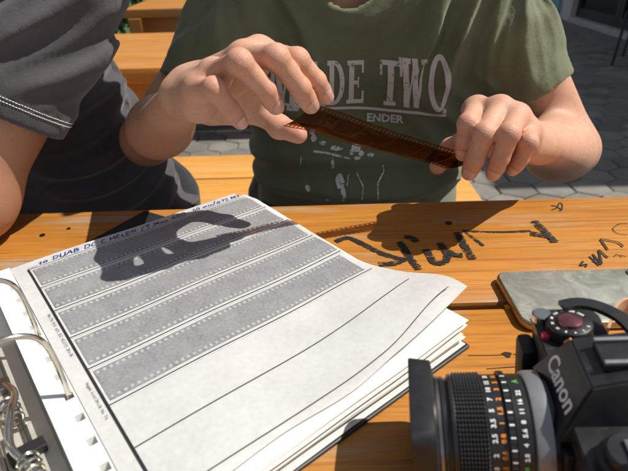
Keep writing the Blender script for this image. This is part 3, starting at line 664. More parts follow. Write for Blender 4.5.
link('logo_lettering', mesh('logo', [CT @ (fo+fr_*(x-cx)*1.02+fup*(y-.0042)+fnm*.00018) for x, y, z in v], f), M['white'], prism)
MB().tube([(CT @ Vector(p))[:] for p in ((.0130, .0181, .0936), (.0105, .0198, .0895))], .0007, 6).build('worn_edge', M['brass'], prism)
b = MB(); b.box((.021, -.0095, .0960), (.040, .0095, .1000), .0004, CT); b.build('accessory_foot', M['cblack'], prism); b = MB(); b.box((.021, -.0095, .1001), (.040, -.0072, .1020), .0003, CT); b.box((.021, .0072, .1001), (.040, .0095, .1020), .0003, CT); b.build('hot_shoe', M['silver'], prism)
# far-side controls
d = zlathe(.0215, .047, [(.0668, .0128), (.0740, .0128), (.0748, .0122), (.07505, .0118), (.07505, .0001)]).build('shutter_dial', M['cblack'], camera, True)
zlathe(.0215, .047, [(.0753, .0074), (.0768, .0069), (.0776, .0048), (.0779, .0001)]).build('dial_cap', M['plum'], d, True)
zlathe(.0085, .060, [(.0668, .0058), (.0715, .0058), (.0722, .0050), (.0722, .0001)]).build('shutter_button', M['chrome'], camera, True)
zlathe(.0070, .0430, [(.0668, .0026), (.0692, .0026), (.0700, .0001)], 20).build('signal_lamp', M['red'], camera, True)
zlathe(.0340, .0335, [(.0668, .0046), (.0700, .0046), (.0706, .0036), (.0708, .0001)], 24).build('frame_counter', M['chrome'], camera, True)
b = MB(); lv = smooth_poly([(.020, .060), (.030, .062), (.040, .058), (.049, .047), (.0525, .034)], 5)
v, f = strokes(lv, .008); n = len(v); b.add([(CT @ Vector((x, y, .0755+DZ)))[:] for x, y in v]+[(CT @ Vector((x, y, .0785+DZ)))[:] for x, y in v], [q[::-1] for q in f]+[tuple(i+n for i in q) for q in f]+[(2*i, 2*i+2, n+2*i+2, n+2*i) for i in range(n//2-1)]+[(2*i+1, n+2*i+1, n+2*i+3, 2*i+3) for i in range(n//2-1)]+[(0, n, n+1, 1), (n-2, n-1, 2*n-1, 2*n-2)])
b.build('advance_lever', M['cblack'], camera)
for y in (.0715, -.0715): MB().lathe([(-.004, .0035), (-.0032, .0042), (.0032, .0042), (.004, .0035)], CT @ Matrix.Translation((.016, y, .0545)) @ Matrix.Rotation(R(90), 4, 'Z'), 20).build('strap_lug', M['chrome'], camera, True)
for p in ((.030, .0268, .072), (.030, -.0268, .072)): MB().lathe([(-.0006, .0016), (.0006, .0016), (.0008, .0010), (.0008, .0001)], CT @ Matrix.Translation(p) @ Matrix.Rotation(R(90 if p[1] > 0 else -90), 4, 'Z'), 14).build('screw', M['dsteel'], camera, True)
MB().tube([(CT @ Vector(p))[:] for p in ((.0040, -.069, .0602+DZ), (.0040, .069, .0602+DZ))], .0004, 6).build('seam_trim', M['dsteel'], camera)
def knurl(x, y, z0, z1, r, nt_, parent):
    b = MB(); n = nt_*2
    for z in (z0+DZ, z1+DZ): b.v += [(CT @ Vector((x+(r+(.0005 if k % 2 else 0))*math.cos(2*math.pi*k/n), y+(r+(.0005 if k % 2 else 0))*math.sin(2*math.pi*k/n), z)))[:] for k in range(n)]
    b.f += [(k, (k+1) % n, n+(k+1) % n, n+k) for k in range(n)]; b.m += [0]*n; b.build('knurled_rim', M['rubber'], parent)
knurl(.0215, .047, .0676, .0732, .0129, 54, bpy.data.objects['shutter_dial'])
for k, s_ in enumerate(('1000', '500', '250', '125', '60', '30', '15', '8', '4', '2', 'B')):
    v, f = text_mesh(s_, .0023, 0, 1, 2, .00006); a0 = R(40+k*29); xs_ = [p[0] for p in v]; c_ = (min(xs_)+max(xs_))/2
    link('dial_number', mesh('n', [CT @ Vector((.0215+(.0103+(y-.0008))*math.cos(a0)+(x-c_)*math.sin(a0), .047+(.0103+(y-.0008))*math.sin(a0)-(x-c_)*math.cos(a0), .07505+DZ+.00012)) for x, y, z in v], f), M['white'], bpy.data.objects['shutter_dial'])
# near-side controls
d = zlathe(.0215, -.047, [(.0668, .0135), (.0725, .0135), (.0732, .0125), (.0732, .0110), (.0775, .0108), (.0785, .0098), (.0787, .0001)]).build('rewind_knob', M['cblack'], camera, True)
b = MB(); b.box((.0190, -.0560, .0788+DZ), (.0240, -.0420, .0806+DZ), .0006, CT); b.build('rewind_crank', M['chrome'], d)
zlathe(.0215, -.0555, [(.0807, .0026), (.0850, .0026), (.0856, .0018), (.0857, .0001)], 20).build('crank_handle', M['chrome'], d, True)
cbox((-.0045, -.054, .046), (.0045, -.043, .055), .0015).build('selector_switch', M['cblack'], camera); zlathe(.0010, -.0485, [(.0552, .002), (.0578, .002), (.0582, .0001)], 16).build('lock_pin', M['chrome'], camera, True)
# lens
LT = CT @ Matrix.Translation((0, 0, AZ)) @ Matrix.Diagonal((LS, 1, 1, 1))
def ring(name, prof, mat, parent, n=72): return MB().lathe(prof, LT, n).build(name, mat, parent, True)
lens = ring('lens', [(-.0012, .0300), (-.0680, .0285), (-.0685, .0275), (-.0660, .0250), (-.062, .0001)], M['cblack'], camera)
ring('mount_ring', [(-.0040, .0310), (-.0046, .0333), (-.0115, .0333), (-.0140, .0326), (-.0150, .0310)], M['silver'], lens, 90)
ring('aperture_ring', [(-.0152, .0305), (-.0155, .0316), (-.0245, .0316), (-.0248, .0305)], M['cblack'], lens)
b = MB(); nn = 110; prof = [(-.0250, 0), (-.0252, 1), (-.0288, 1), (-.0290, 0)]
v = []; f = []
for a, q in prof: v += [(a, (.0318+q*(.0010+(.0005 if k % 2 else 0)))*math.cos(2*math.pi*k/nn), (.0318+q*(.0010+(.0005 if k % 2 else 0)))*math.sin(2*math.pi*k/nn)) for k in range(nn)]
for i in range(3): f += [(i*nn+k, i*nn+(k+1) % nn, (i+1)*nn+(k+1) % nn, (i+1)*nn+k) for k in range(nn)]
b.add([(LT @ Vector(p))[:] for p in v], f).build('index_ring', M['cblack'], lens)
ring('distance_scale', [(-.0292, .0305), (-.0294, .0315), (-.0398, .0315), (-.0400, .0305)], M['cblack'], lens)
# rubber focus grip: rows of raised square studs
b = MB(); na = 84; nr = 9; L0, L1 = -.0402, -.0580; v = []; f = []; pa = []
for i in range(nr*3+1):
    a = L0+(L1-L0)*i/(nr*3); up = 1 if i % 3 in (1, 2) else 0
    for k in range(na*3):
        ua = 1 if k % 3 in (1, 2) else 0; r = .0318+(.0011 if up and ua else 0); t = 2*math.pi*k/(na*3); v.append((a, r*math.cos(t), r*math.sin(t)))
n3 = na*3
for i in range(nr*3):
    for k in range(n3): f.append((i*n3+k, i*n3+(k+1) % n3, (i+1)*n3+(k+1) % n3, (i+1)*n3+k))
b.add([(LT @ Vector(p))[:] for p in v], f).build('focus_grip', M['rubber'], lens)
ring('front_barrel', [(-.0582, .0318), (-.0600, .0322), (-.0612, .0318), (-.0616, .0298), (-.0640, .0298), (-.0643, .0308), (-.0662, .0308), (-.0665, .0290)], M['cblack'], lens)
ring('filter_ring', [(-.0667, .0300), (-.0670, .0312), (-.0690, .0312), (-.0692, .0300)], M['dsteel'], lens)
ring('front_glass', [(-.0693, .0270), (-.0705, .0150), (-.0708, .0001)], M['lensglass'], lens)
def sq(x, hlf, p, n=72):
    out = []
    for k in range(n):
        t = 2*math.pi*k/n; c, s = math.cos(t), math.sin(t); r = hlf/((abs(c)**p+abs(s)**p)**(1/p)); out.append((LT @ Vector((x, r*c, r*s)))[:])
    return out
loft(MB(), [sq(-.0694, .0305, 2), sq(-.0700, .0315, 2.6), sq(-.0714, .0328, 5), sq(-.0850, .0334, 6), sq(-.0858, .0330, 6), sq(-.0856, .0316, 6), sq(-.0730, .0302, 5), sq(-.0716, .0275, 2)], False).build('lens_hood', M['hoodm'], lens, True)
def barrel_text(s, xc, al, size, rad, mat, bold=.00012):
    v, f = text_mesh(s, size, 0, 1.0, 2, bold); xs = [p[0] for p in v]; c = (min(xs)+max(xs))/2; P = []
    for x, y, z in v:
        a = R(al)-(x-c)/rad; P.append(LT @ Vector((xc-(y-size*.35), -rad*math.sin(a), rad*math.cos(a))))
    return link('engraved_number', mesh('number', P, f), mat, lens)
for al, ft, mt in ((-26, '30', '10'), (-13, '15', '5'), (-2, '10', '3'), (10, '7', '2'), (22, '5', '1.5'), (34, '3.5', '1'), (48, '2.5', '0.8'), (64, '2', '0.6'), (80, '1.8', '0.5')):
    barrel_text(ft, -.0372, al, .0040, .03162, M['white']); barrel_text(mt, -.0322, al, .0040, .03162, M['orange'])
barrel_text('A', -.0200, -14, .0052, .03172, M['green'])
for al, s in ((3, '22'), (13, '16'), (23, '11'), (33, '8'), (43, '5.6'), (54, '4'), (66, '2.8')): barrel_text(s, -.0200, al, .0037, .03172, M['white'])
v = [(LT @ Vector((x, -.03172*math.sin(R(a)), .03172*math.cos(R(a)))))[:] for a in np.linspace(76, 90, 8) for x in (-.0192, -.0215)]
MB().add(v, [(2*i, 2*i+1, 2*i+3, 2*i+2) for i in range(7)]).build('index_mark', M['green'], lens)
for k in range(9):
    a0 = -20+k*11; v = [(LT @ Vector((x, -.03362*math.sin(R(a)), .03362*math.cos(R(a)))))[:] for a in (a0, a0+1.6) for x in (-.0256, -.0284)]
    MB().add(v, [(0, 1, 3, 2)]).build('index_mark', M['white'], lens)
# tan leather strap end beyond the camera
b = MB(); sp = smooth_poly([(.196, .262, .052), (.207, .276, .060), (.221, .282, .060), (.236, .274, .048), (.250, .258, .024), (.266, .240, .004), (.30, .225, .002)], 6)
v = []; f = []
for i, p in enumerate(sp):
    q = Vector(p); k = min(1, max(0, (.05-p[2])/.04)); wv = Vector((0, .3*k, 1-.75*k)).normalized()*.0075
    if p[2] < .012: wv = Vector((.0055, .0055, 0))
    t = (Vector(sp[min(i+1, len(sp)-1)])-Vector(sp[max(i-1, 0)])).normalized(); nn_ = t.cross(wv).normalized()*.0009
    v += [(q+wv+nn_)[:], (q-wv+nn_)[:], (q-wv-nn_)[:], (q+wv-nn_)[:]]
for i in range(len(sp)-1):
    for k in range(4): f.append((i*4+k, i*4+(k+1) % 4, i*4+4+(k+1) % 4, i*4+4+k))
f += [(0, 1, 2, 3), tuple(len(v)-4+k for k in (3, 2, 1, 0))]
tag(b.add(v, f).build('camera_strap', plain('tan leather', (.50, .29, .17), .5, 0, .15, 80, .2), None, True), 'tan leather strap end curling beside the black camera', 'strap')

# ------------------------------------------------------------------ people
A_ = lambda *p: np.array(p, float)
def mat_skin(name, base, red, dark):
    t = NT(name, .47); t.b.inputs['Specular IOR Level'].default_value = .38
    t.b.inputs['Subsurface Weight'].default_value = .09; t.b.inputs['Subsurface Radius'].default_value = (1, .35, .18); t.b.inputs['Subsurface Scale'].default_value = .006
    g = t.pos(); n = t.noise(g, 75, 5, .65); n2 = t.noise(g, 700, 3, .6); n3 = t.noise(g, 22, 3)
    fl = t.attr('flush'); ax = t.attr('axial'); jw = t.attr('crease')
    c = t.mix(t.math('MULTIPLY', t.ramp(n, [(.35, 0.), (.7, 1.)]), .45), base, red); c = t.mix(t.math('MULTIPLY', t.ramp(n3, [(.4, 0.), (.7, 1.)]), .35), c, dark)
    c = t.mix(t.math('MULTIPLY', fl, .95), c, red)
    n6 = t.noise(g, 330, 3, .6); c = t.mix(t.ramp(n6, [(.56, 0.), (.72, .45)]), c, dark); c = t.mix(t.ramp(n6, [(.30, .35), (.42, 0.)]), c, tuple(min(1, x*1.15) for x in base))
    wv = t.math('SINE', t.math('ADD', t.math('MULTIPLY', ax, 2700.), t.math('MULTIPLY', n, 7.0)))
    cr = t.math('MULTIPLY', jw, t.ramp(wv, [(.0, 0.), (.35, 1.)])); c = t.mix(t.math('MULTIPLY', t.math('SUBTRACT', jw, cr), .35), c, dark)
    vo = t.n('TexVoronoi'); vo.inputs['Scale'].default_value = 1300; t.l(g, vo.inputs['Vector'])
    t.col(c); t.rgh(t.math('MULTIPLY_ADD', n2, .28, .36))
    h = t.math('ADD', t.math('MULTIPLY', cr, .9), t.math('ADD', t.math('MULTIPLY', vo.outputs['Distance'], .55), t.math('MULTIPLY', n, .35)))
    t.bump(h, .38, .0011); return t.m
M['skin'] = mat_skin('fair skin', (.60, .355, .240), (.57, .245, .165), (.42, .225, .14))
M['skin2'] = mat_skin('tanned skin', (.45, .235, .140), (.42, .175, .105), (.31, .15, .09))
def mat_nail():
    t = NT('finger nail', .24); c = t.mix(t.attr('root'), (.60, .335, .265), (.66, .42, .35)); c = t.mix(t.math('MULTIPLY', t.attr('rim'), .8), c, (.42, .19, .13)); c = t.mix(t.math('MULTIPLY', t.attr('tipness'), .75), c, (.80, .70, .62)); t.col(c)
    t.b.inputs['Subsurface Weight'].default_value = .1; t.b.inputs['Subsurface Scale'].default_value = .003; return t.m
M['nail'] = mat_nail()

class Hand:
    """bones in world space; every finger is mcp, pip, dip, tip"""
    RAD = dict(index=(.0106, .0099, .0089, .0076), middle=(.0108, .0102, .0091, .0078), ring=(.0102, .0096, .0086, .0074), pinky=(.0094, .0084, .0076, .0066), thumb=(.0145, .0122, .0112, .0088))
    def __init__(s, elbow, wrist, shoulder, fingers, palm_side, fa=1.0, hs=1.0):
        s.el, s.wr, s.sh = A_(*elbow), A_(*wrist), A_(*shoulder); s.f = {k: [A_(*p) for p in v] for k, v in fingers.items()}; s.fa = fa; s.hs = hs; s.RAD = {k: tuple(x*hs for x in v) for k, v in Hand.RAD.items()}
        m = s.f; across = m['pinky'][0]-m['index'][0]; s.w = across/np.linalg.norm(across)
        s.fwd = (m['middle'][0]+m['ring'][0])/2-s.wr; s.fwd /= np.linalg.norm(s.fwd); s.w -= s.fwd*(s.w@s.fwd); s.w /= np.linalg.norm(s.w)
        s.pn = np.cross(s.fwd, s.w); s.pn *= np.sign(s.pn@(A_(*palm_side)-s.wr)); s.lo = np.minimum.reduce([p for v in m.values() for p in v]+[s.wr])-.03
        s.hi = np.maximum.reduce([p for v in m.values() for p in v]+[s.wr])+.03
    def limb(s, P):
        dr = s.el-s.wr; dr = dr/np.linalg.norm(dr); L = np.linalg.norm(s.el-s.wr); k = s.fa
        w2 = s.w-dr*(s.w@dr); w2 /= np.linalg.norm(w2)
        a, b = s.wr+w2*.0125, s.wr-w2*.0125; m1 = s.wr+dr*L*.62
        d = smin(rc(P, a, m1+w2*.012, .0172, .037*k), rc(P, b, m1-w2*.010, .0180, .037*k), .018)
        d = smin(d, rc(P, m1, s.el+dr*.005, .044*k, .040*k), .03)
        d = smin(d, rc(P, s.el-s.pn*.008, s.sh, .040*k, .050*k), .03)
        return d
    def hand(s, P):
        m = s.f; pl = None; off = s.pn*.0030; K = s.hs
        for k, rw, rm in (('index', .0118, .0120), ('middle', .0118, .0122), ('ring', .0115, .0118), ('pinky', .0105, .0108)):
            i = ('index', 'middle', 'ring', 'pinky').index(k); st = s.wr+s.w*(.011*(i-1.5)*.9)
            d = rc(P, st, m[k][0]+off, rw*K, rm*K); pl = d if pl is None else smin(pl, d, .020)
        d = rc(P, s.wr+s.pn*.008+s.w*.012, m['pinky'][0]+s.pn*.012-s.fwd*.02, .0105, .0105); pl = smin(pl, d, .018)      # heel of the palm
        th = m['thumb']; d = rc(P, s.wr+s.pn*.008-s.w*.012, th[0], .016, .0165); d = smin(d, rc(P, th[0], th[1], .0165, .0128), .01); pl = smin(pl, d, .014)
        pl = smin(pl, rc(P, th[1], m['index'][0]+s.pn*.006-s.fwd*.014, .0075, .0085), .014)                                 # web
        pl = smin(pl, rc(P, th[0]*.5+th[1]*.5, m['middle'][0]*.55+s.wr*.45+s.pn*.014, .012, .013), .014); pl = smin(pl, rc(P, m['middle'][0]*.8+s.wr*.2+s.pn*.013, m['pinky'][0]*.8+s.wr*.2+s.pn*.010, .010, .009), .012)
        for k in ('index', 'middle', 'ring', 'pinky'):
            kn = m[k][0]-s.pn*.0025; pl = smin(pl, np.linalg.norm(P-kn, axis=1)-.0090*K, .010)
            pl = smin(pl, rc(P, s.wr-s.pn*.011, m[k][0]-s.pn*.0065, .0040, .0030), .009)                                      # tendon ridges
        tot = None
        for k, q in m.items():
            r = s.RAD[k]
            if k == 'thumb': d = smin(rc(P, q[1], q[2], r[1]*1.0, r[2]*.98), rc(P, q[2], q[3], r[2], r[3]), .004); kk = .008
            else:
                d = smin(rc(P, q[0], q[1], r[0], r[1]*.93), rc(P, q[1], q[2], r[1], r[2]*.94), .004); d = smin(d, rc(P, q[2], q[3], r[2], r[3]), .003); kk = .007
            dd = s.dorsal(k); d = smin(d, np.linalg.norm(P-(q[1]+dd*.0012 if k != 'thumb' else q[2]+dd*.001), axis=1)-r[1]*.99, .003)
            pd = q[2]+(q[3]-q[2])*.62-dd*.0018; d = smin(d, np.linalg.norm(P-pd, axis=1)-r[3]*1.0, .004)                    # finger pad
            d = smin(pl, d, kk); tot = d if tot is None else smin(tot, d, .0016)
        return tot
    def dorsal(s, k):
        q = s.f[k]; ax = q[3]-q[2]; ax = ax/np.linalg.norm(ax); b = q[2]-(q[1]+q[3])/2; b = b-ax*(b@ax)
        if np.linalg.norm(b) < .0008 or k == 'thumb': b = -s.pn-ax*(-s.pn@ax)
        if k != 'thumb': b = b/(np.linalg.norm(b)+1e-6)*.25+(A_(0, 0, .30)-q[3])/np.linalg.norm(A_(0, 0, .30)-q[3])*.8+A_(0, 0, .25); b = b-ax*(b@ax)
        if k == 'thumb' and hasattr(s, 'thumb_dorsal'): b = s.thumb_dorsal-ax*(s.thumb_dorsal@ax)
        return b/np.linalg.norm(b)
    def sdf(s, P):
        d = s.limb(P); near = ((P > s.lo-.03) & (P < s.hi+.03)).all(1)
        if near.any(): d[near] = smin(d[near], s.hand(P[near]), .014)
        return d
    def attrs(s, V):
        fl = np.zeros(len(V)); ax = np.zeros(len(V)); cr = np.zeros(len(V))
        for k, q in s.f.items():
            for i in ((1, 2) if k != 'thumb' else (2,)):
                t = q[i+1]-q[i-1]; t = t/np.linalg.norm(t); d = np.linalg.norm(V-q[i], axis=1); wgt = np.exp(-(d/(.0105 if i == 1 else .0085))**2*1.2)
                dsd = np.clip(((V-q[i])@s.dorsal(k))/.006, 0, 1); wgt = wgt*dsd; m = wgt > cr; ax = np.where(m, (V-q[i])@t, ax); cr = np.maximum(cr, wgt)
                fl = np.maximum(fl, np.exp(-(d/.013)**2)*.8)
            fl = np.maximum(fl, np.exp(-(np.linalg.norm(V-q[3], axis=1)/.014)**2)); fl = np.maximum(fl, np.exp(-(np.linalg.norm(V-q[0], axis=1)/.016)**2)*.55)
        return fl, ax, np.clip(cr*1.5, 0, 1)
    def nails(s, parent, fn):
        for k, q in s.f.items():
            ax = q[3]-q[2]; ax = ax/np.linalg.norm(ax); dd = s.dorsal(k); side = np.cross(ax, dd); r = s.RAD[k][3]; wd = r*(.70 if k != 'thumb' else .74); ln = r*(1.62 if k != 'thumb' else 1.5)
            c = q[3]-ax*r*.50; pts = []; ni, nj = 9, 9
            for i in range(ni):
                for j in range(nj):
                    a = -1+2*i/(ni-1); b = -1+2*j/(nj-1); px = a*math.sqrt(1-b*b/2); py = b*math.sqrt(1-a*a/2)     # rounded square
                    px = .25*a+.75*px; py = .25*b+.75*py
                    pts.append(c+side*px*wd+ax*py*ln*.62+dd*r*(1.05-.55*px*px))
            P = np.array(pts)
            for _ in range(4):
                d = fn(P); e = .0004; g = np.stack([fn(P+np.eye(3)[m]*e)-fn(P-np.eye(3)[m]*e) for m in range(3)], 1); g /= np.linalg.norm(g, axis=1, keepdims=True)+1e-9; P = P-(d-.0002)[:, None]*g*.9
            ii, jj = np.meshgrid(np.linspace(-1, 1, ni), np.linspace(-1, 1, nj), indexing='ij'); dome = np.clip(1-np.maximum(np.abs(ii), np.abs(jj)).ravel()**4, 0, 1)
            top = P+g*(dome*.00045)[:, None]+ax*(.0006*np.clip(jj.ravel(), 0, 1)**3)[:, None]
            F = [(i*nj+j, i*nj+j+1, (i+1)*nj+j+1, (i+1)*nj+j) for i in range(ni-1) for j in range(nj-1)]
            me = mesh('fingernail', top, F); bm = bmesh.new(); bm.from_mesh(me); bmesh.ops.recalc_face_normals(bm, faces=bm.faces[:])
            if sum((f.normal.dot(Vector(dd.tolist())) for f in bm.faces)) < 0: bmesh.ops.reverse_faces(bm, faces=bm.faces[:])
            bm.to_mesh(me); bm.free(); setattr_f(me, 'rim', 1-dome); setattr_f(me, 'tipness', np.clip(jj.ravel(), 0, 1)**8); setattr_f(me, 'root', np.clip(-jj.ravel(), 0, 1)); link('fingernail', me, M['nail'], parent, True)

def head_sdf(c, right, fwd, up, sc=1.0):
    """skull, jaw, nose, lips, ears and sockets in the head's own frame"""
    rot = np.stack([right, fwd, up], 1)
    def f(P):
        q = (P-c)@rot/sc
        d = ell(q, (0, -.012, .035), (.076, .096, .088)); d = smin(d, ell(q, (0, .022, -.035), (.060, .070, .078)), .03); d = smin(d, ell(q, (0, .062, -.098), (.026, .024, .020)), .03)
        d = smin(d, rc(q, (0, .088, .010), (0, .104, -.030), .008, .012), .012); d = smin(d, rc(q, (-.012, .094, -.034), (.012, .094, -.034), .0075, .0075), .006)
        for s in (-1, 1):
            d = smax(d, -(np.linalg.norm(q-A_(s*.032, .098, .010), axis=1)-.017), .012); d = smin(d, np.linalg.norm(q-A_(s*.032, .075, .008), axis=1)-.0125, .003)
            d = smin(d, rc(q, (s*.016, .090, .032), (s*.046, .080, .030), .007, .006), .012)
            e = ell(q, (s*.079, -.008, -.004), (.008, .018, .032)); e = smax(e, -(np.linalg.norm(q-A_(s*.090, -.004, -.002), axis=1)-.012), .004); d = smin(d, e, .005)
        d = smin(d, rc(q, (-.018, .083, -.060), (.018, .083, -.060), .0075, .0075), .006); d = smin(d, rc(q, (-.014, .083, -.074), (.014, .083, -.074), .0085, .0085), .006)
        d = smax(d, -rc(q, (-.022, .094, -.0665), (.022, .094, -.0665), .0022, .0022), .003)
        return d*sc
    def hair(P):
        q = (P-c)@rot/sc; d = ell(q, (0, -.018, .042), (.086, .104, .096)); d = smax(d, -(q[:, 2]+.015+.55*np.maximum(-q[:, 1]-.02, -.06)*-1.0*0-.035*np.clip((q[:, 1]+.02)/.06, -1.6, 1.5)*0+.055*np.clip(-q[:, 1]/.06, -1, 1)), .01)
        d = smax(d, q[:, 1]-.066+.35*np.clip(.075-q[:, 2], 0, 1), .01); d = d-.004*np.sin(q[:, 0]*260+3*vnoise(q, 40, 3))*np.cos(q[:, 2]*60)-.007*vnoise(q, 45, 5)
        return d*sc
    return f, hair

def mat_cloth(name, c, rough=.92, sheen=.25):
    t = NT(name, rough); t.b.inputs['Sheen Weight'].default_value = sheen; t.b.inputs['Sheen Roughness'].default_value = .5; t.b.inputs['Specular IOR Level'].default_value = .2
    g = t.pos(); n = t.noise(g, 26, 4, .6); n2 = t.noise(g, 900, 2, .6); n3 = t.noise(t.pos((140, 140, 1600)), 1, 3, .6); n7 = t.noise(t.pos((1, 1, .7)), 62, 4, .6, 1.2)
    k = t.math('ADD', t.math('MULTIPLY', n2, .5), t.math('MULTIPLY', n3, .5))
    cc = t.ramp(n, [(.3, tuple(x*.88 for x in c)), (.7, tuple(min(1, x*1.1) for x in c))]); cc = t.mix(t.math('MULTIPLY', t.ramp(k, [(.4, 0.), (.62, 1.)]), .45), cc, tuple(x*.62 for x in c)); t.col(cc)
    t.bump(t.math('ADD', t.math('ADD', t.math('MULTIPLY', k, .6), t.math('MULTIPLY', n7, 1.1)), t.math('MULTIPLY', n, 2.2)), .34, .0022); return t.m
M['olive'] = mat_cloth('faded olive cotton', (.158, .180, .106)); M['charcoal'] = mat_cloth('charcoal cotton', (.074, .069, .074)); M['trousers'] = mat_cloth('dark work trousers', (.022, .023, .028)); M['denim'] = mat_cloth('dark denim', (.03, .035, .05))
M['hair'] = plain('brown hair', (.055, .034, .02), .5, 0, .4, 60, .4); M['shoe'] = plain('dark shoe leather', (.03, .025, .02), .5)
def mat_print(name, c, lo=.30, hi=.40, sc=95):
    t = NT(name, .85); n = t.noise(t.pos(), sc, 4, .65, .6); n2 = t.noise(t.pos(), 900, 2); tr = t.n('BsdfTransparent'); mx = t.n('MixShader')
    t.l(t.ramp(n, [(lo, 0.), (hi, .93)]), mx.inputs[0]); t.l(tr.outputs[0], mx.inputs[1]); t.l(t.b.outputs[0], mx.inputs[2]); t.l(mx.outputs[0], t.t.nodes['Material Output'].inputs[0])
    t.col(t.ramp(n2, [(.3, tuple(x*.75 for x in c)), (.6, c)])); return t.m
M['print'] = mat_print('cracked white print', (.74, .72, .70)); M['print2'] = mat_print('faint white print', (.80, .79, .77), .33, .48, 120)

def ridge(x): c = .5+.5*np.cos(2*math.pi*x); return 2*c**1.5-1    # soft crest, broad valley
def shirt_sdf(tors, sleeves, neck, folds):
    """tors(P) plus sleeves [(shoulder, elbow, t_hem, r0, r1)], open at hems and neck"""
    def f(P):
        fd = folds(P); d = tors(P)
        for sh, el, th, r0, r1 in sleeves:
            sh, el = A_(*sh), A_(*el); a = (el-sh)/np.linalg.norm(el-sh); L = np.linalg.norm(el-sh)*th; ends = sh+a*L
            t = (P-sh)@a; s = rc(P, sh, ends+a*.03, r0, r1*.97); s = smax(s, t-L, .003); d = smin(d, s, .035)
        for sh, el, th, r0, r1 in sleeves:
            sh, el = A_(*sh), A_(*el); a = (el-sh)/np.linalg.norm(el-sh); L = np.linalg.norm(el-sh)*th; t = (P-sh)@a
            e = np.linalg.norm(P-sh-t[:, None]*a, axis=1); fd = fd*(1-.8*np.clip((t-L+.045)/.03, 0, 1)*np.clip((.10-e)/.02, 0, 1))
        d = d-fd
        for sh, el, th, r0, r1 in sleeves:
            sh, el = A_(*sh), A_(*el); a = (el-sh)/np.linalg.norm(el-sh); L = np.linalg.norm(el-sh)*th
            hole = rc(P, sh+a*L*.72, sh+a*(L+.08), r1*.84, r1-.0060)-np.clip(fd, -.002, .004); d = smax(d, -hole, .0015)
            t = (P-sh)@a; d = d-.0011*np.exp(-((t-L+.022)/.0022)**2)*-1*np.where(np.linalg.norm(P-(sh+a*L), axis=1) < .12, 1, 0)
        d = smax(d, -neck(P), .004)
        return d
    return f

# ---- person in the olive shirt
green = thing('person', 'person in faded olive printed T-shirt holding a film strip in both hands', 'person', (.07, 1.0, -.75))
RH = Hand((-0.2335, 0.705, 0.0429), (-0.1154, 0.4996, 0.1664), (-.070, .80, .255), {
    'index': [(-0.0417, 0.4656, 0.2055), (-0.0102, 0.4408, 0.203), (0.0057, 0.4501, 0.1831), (0.0137, 0.4604, 0.167)],
    'middle': [(-0.0556, 0.4532, 0.2035), (-0.0262, 0.4192, 0.2098), (-0.0078, 0.4285, 0.1829), (-0.0001, 0.4429, 0.1644)],
    'ring': [(-0.0788, 0.4347, 0.1942), (-0.0528, 0.3996, 0.211), (-0.0356, 0.412, 0.1864), (-0.0293, 0.4254, 0.1691)],
    'pinky': [(-0.0927, 0.4285, 0.1824), (-0.0743, 0.3966, 0.1927), (-0.064, 0.4038, 0.1739), (-0.0586, 0.4141, 0.1602)],
    'thumb': [(-.098, .502, .1500), (-.0545, .510, .1424), (-.0316, .4966, .1282), (-.0125, .484, .1235)]}, (-.03, .47, .13), .76)
RH.thumb_dorsal = A_(-.2, .5, -.8)
LH = Hand((.4278, .80, -.0281), (.2660, .5830, .0735), (.248, .80, .24), {
    'index': [(.1784, .5425, .1266), (.1581, .4969, .1258), (.1567, .4958, .1079), (.1583, .5013, .0921)],
    'middle': [(.196, .523, .1318), (.1692, .4774, .1217), (.1645, .4796, .0958), (.1638, .4904, .0755)],
    'ring': [(.2116, .511, .1259), (.1887, .4666, .1249), (.1859, .4709, .0985), (.1859, .4817, .0776)],
    'pinky': [(.2239, .5056, .1105), (.212, .4731, .1134), (.2088, .4774, .0942), (.2084, .4882, .0789)],
    'thumb': [(.2181, .5642, .0811), (.1801, .5555, .0871), (.1627, .562, .0746), (.1467, .5544, .0562)]}, (.175, .54, .06), 1.0, 1.07)
LH.thumb_dorsal = A_(.1, 1, .1)
nk0, nk1 = A_(.055, .815, .265), A_(.052, .745, .385)
hc = A_(.05, .690, .475); hf = A_(-.05, -.90, -.42); hf /= np.linalg.norm(hf); hr = np.cross(hf, A_(0, 0, 1)); hr /= np.linalg.norm(hr); hu = np.cross(hr, hf)
hsd, hhair = head_sdf(hc, hr, hf, hu, 1.0)
def core(P):
    d = rc(P, nk0, nk1, .060, .054); d = smin(d, rc(P, A_(-.07, .825, .225), A_(.22, .825, .215), .045, .045), .05)
    for s in (-1, 1): d = smin(d, rc(P, A_(.07+s*.075, .99, -.2), A_(.075+s*.070, .860, .14), .090, .080), .06)
    return smin(d, hsd(P), .025)
parts_v, parts_f, at = [], [], []
def add_part(V, F, a=None):
    n = sum(len(x) for x in parts_v); parts_v.append(V); parts_f.append(F+n); at.append(a if a is not None else (np.zeros(len(V)),)*3)
for H, lo, hi in ((RH, (-.29, .345, -.01), (-.06, .80, .31)), (LH, (.10, .39, -.07), (.47, .82, .30))):
    lo = np.minimum(lo, H.lo); hi = np.maximum(hi, H.hi); V, F = sdf_mesh('arm', H.sdf, lo, hi, .0019); add_part(V, F, H.attrs(V))
hv, hf_ = [], []
